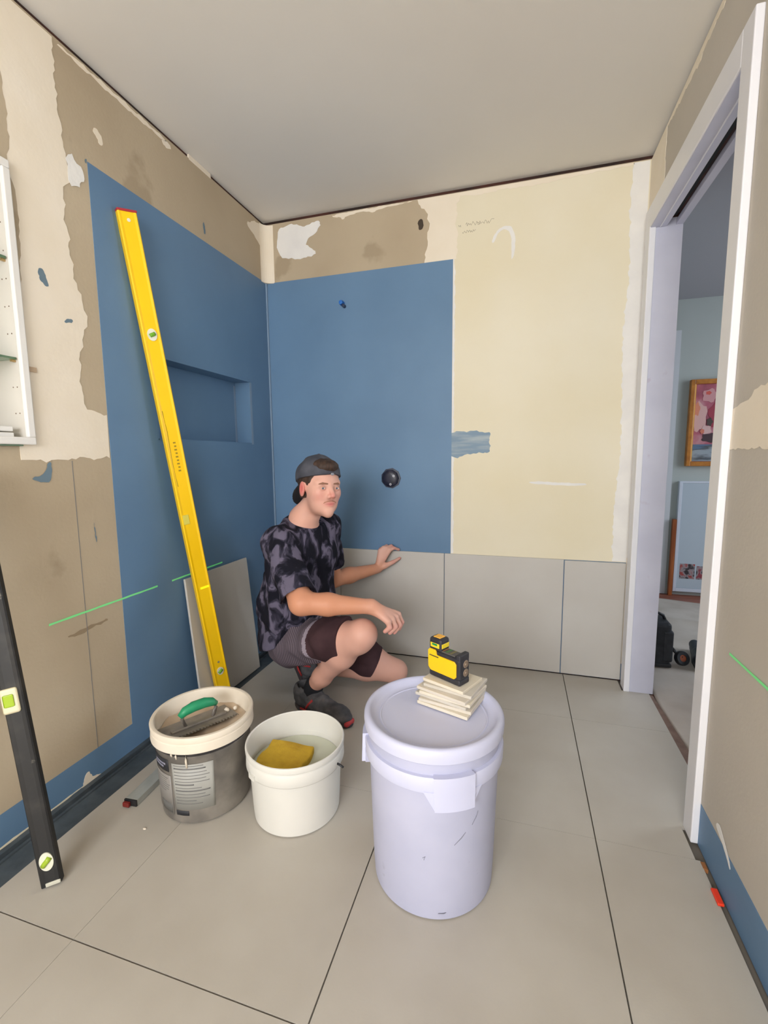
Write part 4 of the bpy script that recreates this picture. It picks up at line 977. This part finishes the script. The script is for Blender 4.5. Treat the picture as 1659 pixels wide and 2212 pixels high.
# mortar drips
for a, z0, z1, r in ((-72, 0.195, 0.245, 0.0035), (-84, 0.222, 0.245, 0.003), (-90, 0.228, 0.245, .003), (-102, 0.238, 0.247, .003)):
    a = math.radians(a); tube('mortar_drip', [(0.1485 * math.cos(a), 0.1485 * math.sin(a), z1), (0.1490 * math.cos(a), 0.1490 * math.sin(a), (z0 + z1) / 2), (0.1465 * math.cos(a), 0.1465 * math.sin(a), z0)], [r * .7, r, r * .8], M_CR, gb, 8)
# mortar surface (bumpy mound)
M_MOR = mat('tile_mortar', (204, 184, 160), 0.8, (190, 168, 144), 5, 6, 0.3, 0.7, 0.3, 40)
bm = bmesh.new(); rings = []
for i in range(15):
    r = 0.1385 * i / 14; ring = []
    for k in range(48):
        a = 2 * math.pi * k / 48; x, y = r * math.cos(a), r * math.sin(a)
        z = 0.232 + 0.010 * (i / 14) ** 3 + 0.005 * math.sin(x * 40 + 1) * math.cos(y * 50) + 0.002 * math.sin(x * 120 + y * 90)
        ring.append(bm.verts.new((x + 0.415, y - 1.217, z)) if i else None)
    rings.append(ring)
c0 = bm.verts.new((0.415, -1.217, 0.234))
for k in range(48): bm.faces.new((c0, rings[1][k], rings[1][(k + 1) % 48]))
for a, b in zip(rings[1:], rings[2:]):
    for k in range(48): bm.faces.new((a[k], b[k], b[(k + 1) % 48], a[(k + 1) % 48]))
tag(fin('wet_mortar', bm, M_MOR, None, True), 'beige wet tile mortar filling the cream-rimmed bucket', 'mortar')
# notched trowel
tr = thing('notched_trowel', (0.405, -1.225, 0.2505), 'notched trowel with green handle lying in the mortar bucket', 'trowel', rot=(math.radians(4), math.radians(-2), math.radians(-118)))
M_TRO = mat('trowel_steel', (128, 122, 116), 0.4, (160, 152, 142), 18, 6, 0.35, 0.7, metal=0.4)
bm = bmesh.new()
pts = [(-0.115, -0.060), (0.115, -0.060)] + [(0.115, 0.045)]
k = 22
for i in range(k):
    x_ = 0.115 - 0.23 * (i + .5) / k; pts += [(x_ + .0032, 0.045), (x_ + .0032, 0.037), (x_ - .0032, 0.037), (x_ - .0032, 0.045)]
pts += [(-0.115, 0.045)]
va = [bm.verts.new((x, y, 0)) for x, y in pts]; vb = [bm.verts.new((x, y, 0.0018)) for x, y in pts]
bm.faces.new(va); bm.faces.new(vb[::-1])
for i in range(len(pts)): bm.faces.new((va[i], va[(i + 1) % len(pts)], vb[(i + 1) % len(pts)], vb[i]))
bmesh.ops.triangulate(bm, faces=[f_ for f_ in bm.faces if len(f_.verts) > 4])
fin('blade', bm, M_TRO, tr)
box('mounting_bar', (-0.09, -0.010, 0.0018), (0.09, 0.010, 0.009), M_TRO, tr, 0.002)
tube('handle_post', [(0.045, 0, 0.008), (0.055, 0, 0.035), (0.045, 0, 0.052)], 0.006, M_TRO, tr); tube('handle_post', [(-0.045, 0, 0.008), (-0.058, 0, 0.035), (-0.048, 0, 0.052)], 0.006, M_TRO, tr)
tube('grip', [(-0.060, 0, 0.046), (-0.045, 0, 0.056), (-0.02, 0, 0.062), (0.015, 0, 0.062), (0.045, 0, 0.056), (0.062, 0, 0.044)], [.008, .014, .0165, .0165, .0145, .009], mat('green_grip', (34, 140, 98), 0.45, (40, 150, 104), 20, 3), tr, 18)
tube('grip_edge', [(-0.055, -0.012, 0.050), (-0.02, -0.0145, 0.069), (0.015, -0.0145, 0.069), (0.05, -0.012, 0.056)], .0045, mat('grip_dirty', (120, 108, 98), 0.8), tr, 8)
for (x, y, z, r) in ((0.385, -1.330, 0.250, 0.007), (0.445, -1.135, 0.252, 0.009), (0.462, -1.112, 0.250, 0.007)):
    bm = bmesh.new(); bmesh.ops.create_icosphere(bm, subdivisions=2, radius=r)
    for v in bm.verts: v.co = v.co * random.uniform(.85, 1.15) + Vector((x, y, z))
    tag(fin('mortar_lump', bm, M_CR, None, True), {0.007 * (x < .4): 'small pale mortar lump against the front rim inside the cream-rimmed bucket'}.get(r * (x < .4) if x < .4 else -1, 'larger pale mortar lump beside the trowel end in the mortar bucket' if r > .008 else 'smallest pale mortar lump at the back of the mortar bucket'), 'mortar', 'pale mortar lumps in the mortar bucket')

# ================================================================== TILE OFFCUTS + LASER
M_OFF = [mat('offcut_a', (206, 198, 184), 0.7, (214, 206, 194), 8, 5), mat('offcut_b', (196, 190, 180), 0.7, (204, 198, 188), 8, 5), mat('offcut_c', (216, 206, 186), 0.7, (222, 214, 198), 8, 5)]
stack = [(1.232, -1.195, 0.150, 0.125, -18), (1.238, -1.190, 0.150, 0.120, -14), (1.232, -1.186, 0.152, 0.124, -20), (1.236, -1.19, 0.148, 0.118, -15), (1.231, -1.186, 0.150, 0.120, -22), (1.238, -1.178, 0.140, 0.118, -17), (1.232, -1.18, 0.128, 0.104, -24)]
z = 0.4416
names = ['lowest, cream', 'second lowest', 'third lowest', 'middle', 'third from the top', 'second from the top', 'topmost, directly under the laser']
for k, (x, y, a, b, rz) in enumerate(stack):
    th = 0.0085
    bm = bmesh.new(); add_box(bm, (-a / 2, -b / 2, 0), (a / 2, b / 2, th), 0.0012, 0, 1)
    for v in bm.verts: v.co.x += 0.004 * math.sin(v.co.y * 60 + k); v.co.y += 0.003 * math.sin(v.co.x * 50 + 2 * k)
    o = fin('tile_offcut', bm, M_OFF[(k + 2) % 3] if k else M_OFF[2], None)
    o.location = (x - .006, y - .010, z); o.rotation_euler = (0, 0, math.radians(rz)); z += th + 0.0002
    tag(o, 'tile offcut on the lidded bucket, %s of the stack' % names[k], 'tile offcut', 'tile offcuts stacked under the laser')
LZ = z
ls = thing('laser_level', (1.217, -1.194, LZ), 'yellow and black cross-line laser level standing on the tile offcuts', 'laser level', rot=(0, 0, math.radians(-30)))
M_YEL = mat('laser_yellow', (244, 194, 18), 0.4); M_LB_ = mat('laser_black', (38, 38, 44), 0.5, (48, 48, 56), 50, 3)
ls.scale = (1.1, 1.1, 1.1)
Lx, Ly = 0.100, 0.044
box('base', (-Lx / 2 + .003, -Ly / 2 + .002, 0), (Lx / 2, Ly / 2 - .002, 0.016), M_LB_, ls, 0.004)
box('housing', (-Lx / 2, -Ly / 2 + .002, 0.013), (Lx / 2, Ly / 2 - .002, 0.068), M_LB_, ls, 0.006, 3)
for s_ in (-1, 1):
    y0_, y1_ = (-Ly / 2 - .001, -Ly / 2 + .004) if s_ < 0 else (Ly / 2 - .004, Ly / 2 + .001)
    pts = [(-.048, .024), (-.040, .016), (.034, .016), (.040, .022), (.040, .054), (.034, .060), (-.020, .060), (-.026, .072), (-.044, .072), (-.049, .066)]
    bm = bmesh.new(); a = [bm.verts.new((p[0], y0_, p[1])) for p in pts]; b = [bm.verts.new((p[0], y1_, p[1])) for p in pts]
    bm.faces.new(a); bm.faces.new(b[::-1])
    for i in range(len(pts)): bm.faces.new((a[i], a[(i + 1) % len(pts)], b[(i + 1) % len(pts)], b[i]))
    bmesh.ops.bevel(bm, geom=list(bm.edges), offset=0.001, segments=1, affect='EDGES')
    fin('side_panel', bm, M_YEL, ls)
box('keypad', (-.020, -.014, 0.067), (.030, .014, 0.071), mat('keypad_grey', (86, 84, 82), 0.5), ls, 0.002)
for k in range(3):
    box('keypad_stripe', (-.014 + k * .013, -.011, 0.0708), (-.008 + k * .013, .011, 0.0716), mat('key_%d' % k, ((176, 120, 60), (60, 110, 66), (120, 110, 70))[k], 0.5), ls)
box('rear_hump', (.036, -Ly / 2 + .003, 0.060), (.0495, Ly / 2 - .003, 0.078), M_LB_, ls, 0.003)
box('turret', (-Lx / 2, -.018, 0.066), (-Lx / 2 + .040, .018, 0.100), M_LB_, ls, 0.007, 3)
for (lo, hi) in (((-Lx / 2 - .0006, -.014, .076), (-Lx / 2 + .004, .014, .088)), ((-Lx / 2 + .006, -.0187, .076), (-Lx / 2 + .034, -.014, .088)), ((-Lx / 2 + .036, -.014, .076), (-Lx / 2 + .0406, .014, .088))):
    box('turret_window', lo, hi, mat('turret_yellow', (232, 206, 50), 0.25), ls, 0.001)
box('laser_window', (-Lx / 2 + .012, -.0192, .082), (-Lx / 2 + .028, -.0185, .087), mat('laser_window_green', (20, 110, 66), 0.2, emit=(20, 160, 80), estr=0.3), ls)
box('turret_cap', (-Lx / 2 + .009, -.011, 0.0995), (-Lx / 2 + .031, .011, 0.1015), mat('cap_amber', (248, 186, 70), 0.4), ls, 0.001)
for zz in (0.030, 0.052):
    o = lathe('end_screw', [(0.0005, 0.003), (0.004, 0.003), (0.0045, 0.0015), (0.009, 0.001), (0.010, 0.0)], mat('screw_bronze', (150, 132, 116), 0.4, metal=0.5), ls, 24)
    o.rotation_euler = (0, math.pi / 2, 0); o.location = (Lx / 2, 0.004, zz)
# tiny unreadable print on the side: small bars
bm = bmesh.new()
for k in range(7): add_box(bm, (-.043 + k * .0042, -Ly / 2 - .0014, .0545 - k * 0.0), (-.0405 + k * .0042 + .0008, -Ly / 2 - .0009, .0575))
fin('printed_word', bm, M_INKD, ls)

# ================================================================== LEVELS
def level(name, top, bot, wide, thick, facing, m, label, cat='spirit level'):
    top = np.array(top, float); bot = np.array(bot, float); d = top - bot; L = np.linalg.norm(d); d /= L
    n = np.array(facing, float); n -= d * (n @ d); n /= np.linalg.norm(n); s = np.cross(d, n)      # n: wide face normal, s: width direction
    Mx = Matrix(((s[0], n[0], d[0], bot[0]), (s[1], n[1], d[1], bot[1]), (s[2], n[2], d[2], bot[2]), (0, 0, 0, 1)))
    e = thing(name, (0, 0, 0), label, cat); e.matrix_world = Mx
    return e, L
M_YL = mat('level_yellow', (250, 204, 6), 0.4, (246, 196, 8), 3, 4); M_VW = mat('vial_white', (222, 222, 204), 0.4); M_VG = mat('vial_green', (108, 170, 40), 0.15); M_REDC = mat('end_cap_red', (166, 44, 52), 0.5)
e, L = level('box_level', (0.026, -0.990, 1.993), (0.112, -0.702, 0.016), .06, .028, (0.93, -0.55, 0), M_YL, 'long yellow spirit level leaning on the blue left wall')
W_, T_ = 0.064, 0.027
bm = bmesh.new()
sec = [(-W_ / 2, -T_ / 2), (W_ / 2, -T_ / 2), (W_ / 2, T_ / 2 - .004), (W_ / 2 - .004, T_ / 2), (W_ / 2 - .012, T_ / 2 - .0025), (-W_ / 2 + .012, T_ / 2 - .0025), (-W_ / 2 + .004, T_ / 2), (-W_ / 2, T_ / 2 - .004)]
r0 = [bm.verts.new((a, b, 0.008)) for a, b in sec]; r1 = [bm.verts.new((a, b, L - .008)) for a, b in sec]
for i in range(8): bm.faces.new((r0[i], r0[(i + 1) % 8], r1[(i + 1) % 8], r1[i]))
bm.faces.new(r0); bm.faces.new(r1)
fin('profile', bm, M_YL, e)
for z0_, z1_ in ((0, .008), (L - .008, L)): box('end_cap', (-W_ / 2 - .001, -T_ / 2 - .001, z0_), (W_ / 2 + .001, T_ / 2 + .001, z1_), M_REDC, e, 0.002)
def vial(e, z, rx, rz, m2=M_VG, yy=T_ / 2, tilt=0):
    bm = bmesh.new(); n = 28
    for (yo, sc) in ((yy - .003, 1), (yy + .0008, 1), (yy + .0012, .9)): pass
    a = [bm.verts.new((rx * math.cos(2 * math.pi * k / n), yy - .003, z + rz * math.sin(2 * math.pi * k / n))) for k in range(n)]
    b = [bm.verts.new((rx * math.cos(2 * math.pi * k / n), yy + .001, z + rz * math.sin(2 * math.pi * k / n))) for k in range(n)]
    for k in range(n): bm.faces.new((a[k], a[(k + 1) % n], b[(k + 1) % n], b[k]))
    bm.faces.new(b); bm.faces.new(a[::-1])
    v = fin('vial_window', bm, M_VW, e)
    g = tube('vial', [(-rx * .55, yy + .001, z - tilt), (-rx * .2, yy + .0016, z - tilt * .3), (rx * .2, yy + .0016, z + tilt * .3), (rx * .55, yy + .001, z + tilt)], min(rx, rz) * .42, m2, v, 10)
    return v
vial(e, L - .42, .017, .022, tilt=.004); vial(e, .145, .015, .018, tilt=.006)
for z_, r_ in ((L - .035, .006), (.19, .005)):
    o = lathe('rivet', [(0.0005, .001), (r_, .001), (r_, 0)], M_VW if z_ > 1 else mat('rivet_grey', (150, 140, 110), .5), e, 16); o.rotation_euler = (-math.pi / 2, 0, 0); o.location = (0, T_ / 2 - .0024, z_)
box('vial_window', (-W_ / 2 + .006, T_ / 2 - .003, 1.0 - .16), (-W_ / 2 + .03, T_ / 2 + .0006, 1.0 - .12), mat('vial_yellow', (214, 204, 90), 0.4), e, 0.001)
for k in range(9): box('printed_mark', (-.004 + .002 * (k % 2), T_ / 2 - .0024, 1.06 + k * .014), (.006, T_ / 2 - .0019, 1.066 + k * .014), mat('print_olive', (150, 124, 20), .6), e)
M_GS = mat('scratch_olive', (150, 134, 50), .6)
tube('scuff', [(-.020, T_ / 2 - .0026, 1.30), (-.017, T_ / 2 - .0026, 1.22), (-.021, T_ / 2 - .0026, 1.1), (-.018, T_ / 2 - .0026, 1.0)], .0012, M_GS, e, 6)
box('painted_laser_streak', (-.012, T_ / 2 - .0026, .548), (W_ / 2 - .002, T_ / 2 - .0012, .556), M_LASERY, e)  # glowing bar stands in for laser light on the level

M_BL = mat('level_black', (30, 30, 31), 0.55, (54, 52, 50), 16, 7, 0.5, 0.75, spots=(120, 116, 108), spot_scale=26, spot_th=0.7)
e, L = level('dark_level', (0.045, -1.580, 1.10), (0.236, -1.612, 0.004), .06, .028, (0.60, -0.80, 0), M_BL, 'scuffed black spirit level leaning at the left edge of the photo')
W_, T_ = 0.046, 0.022
bm = bmesh.new()
sec = [(-W_ / 2, -T_ / 2), (W_ / 2, -T_ / 2), (W_ / 2, T_ / 2 - .003), (W_ / 2 - .003, T_ / 2), (W_ / 2 - .012, T_ / 2 - .002), (-W_ / 2 + .012, T_ / 2 - .002), (-W_ / 2 + .003, T_ / 2), (-W_ / 2, T_ / 2 - .003)]
r0 = [bm.verts.new((a, b, 0)) for a, b in sec]; r1 = [bm.verts.new((a, b, L)) for a, b in sec]
for i in range(8): bm.faces.new((r0[i], r0[(i + 1) % 8], r1[(i + 1) % 8], r1[i]))
bm.faces.new(r0); bm.faces.new(r1)
fin('profile', bm, M_BL, e)
vial(e, .066, .016, .024, mat('vial_lime', (158, 186, 50), .2), T_ / 2, tilt=.009)
vb = box('vial_block', (-W_ / 2 - .002, T_ / 2 - .004, .47), (W_ / 2 - .010, T_ / 2 + .004, .535), mat('block_cream', (214, 206, 178), .5), e, .006, 3)
box('vial', (-W_ / 2 + .004, T_ / 2 + .0035, .488), (W_ / 2 - .019, T_ / 2 + .006, .520), mat('vial_lime', (158, 186, 50), .2), vb, .003)
box('end_cap', (-.012, T_ / 2 - .003, .0), (.022, T_ / 2 + .0012, .010), mat('cap_pale', (196, 194, 180), .6), e, .002)

# aluminium straight edge on the floor behind the mortar bucket
se = thing('straight_edge', (0.215, -1.338, 0.0004), 'short silver aluminium straight edge lying on the floor by the left wall', 'straight edge', rot=(0, 0, math.radians(4)))
M_AL = mat('aluminium', (170, 174, 170), 0.35, (180, 184, 180), 30, 3, metal=0.25)
box('bar', (-.022, .004, 0), (.022, .62, .022), M_AL, se, .0015)
box('end_plug', (-.0225, -.002, .002), (.0225, .004, .0225), M_BLACK, se, .001)
box('end_plug_core', (-.021, -.012, .003), (.002, -.002, .018), mat('plug_red', (120, 34, 30), .5), se, .002)

# leaning loose tile at the left wall
lt = bmesh.new(); add_box(lt, (-0.005, -0.225, 0), (0.005, 0.225, 0.597), 0.001, 0, 1)
lt = fin('loose_tile', lt, M_WTILE, None); lt.location = (0.075, -0.582, 0.002); lt.rotation_euler = (0, math.radians(-5.2), math.radians(-1))
tag(lt, 'grey cut tile leaning on the left wall behind the yellow spirit level', 'tile')
# crumb on the floor
bm = bmesh.new(); bmesh.ops.create_icosphere(bm, subdivisions=2, radius=.004)
for v in bm.verts: v.co = Vector((v.co.x * 1.6, v.co.y, max(v.co.z, -.001) * .6)) + Vector((.33, -1.40, .0015))
tag(fin('mortar_crumb', bm, M_CR, None, True), 'tiny pale mortar crumb on the floor in front of the grey bucket', 'crumb')
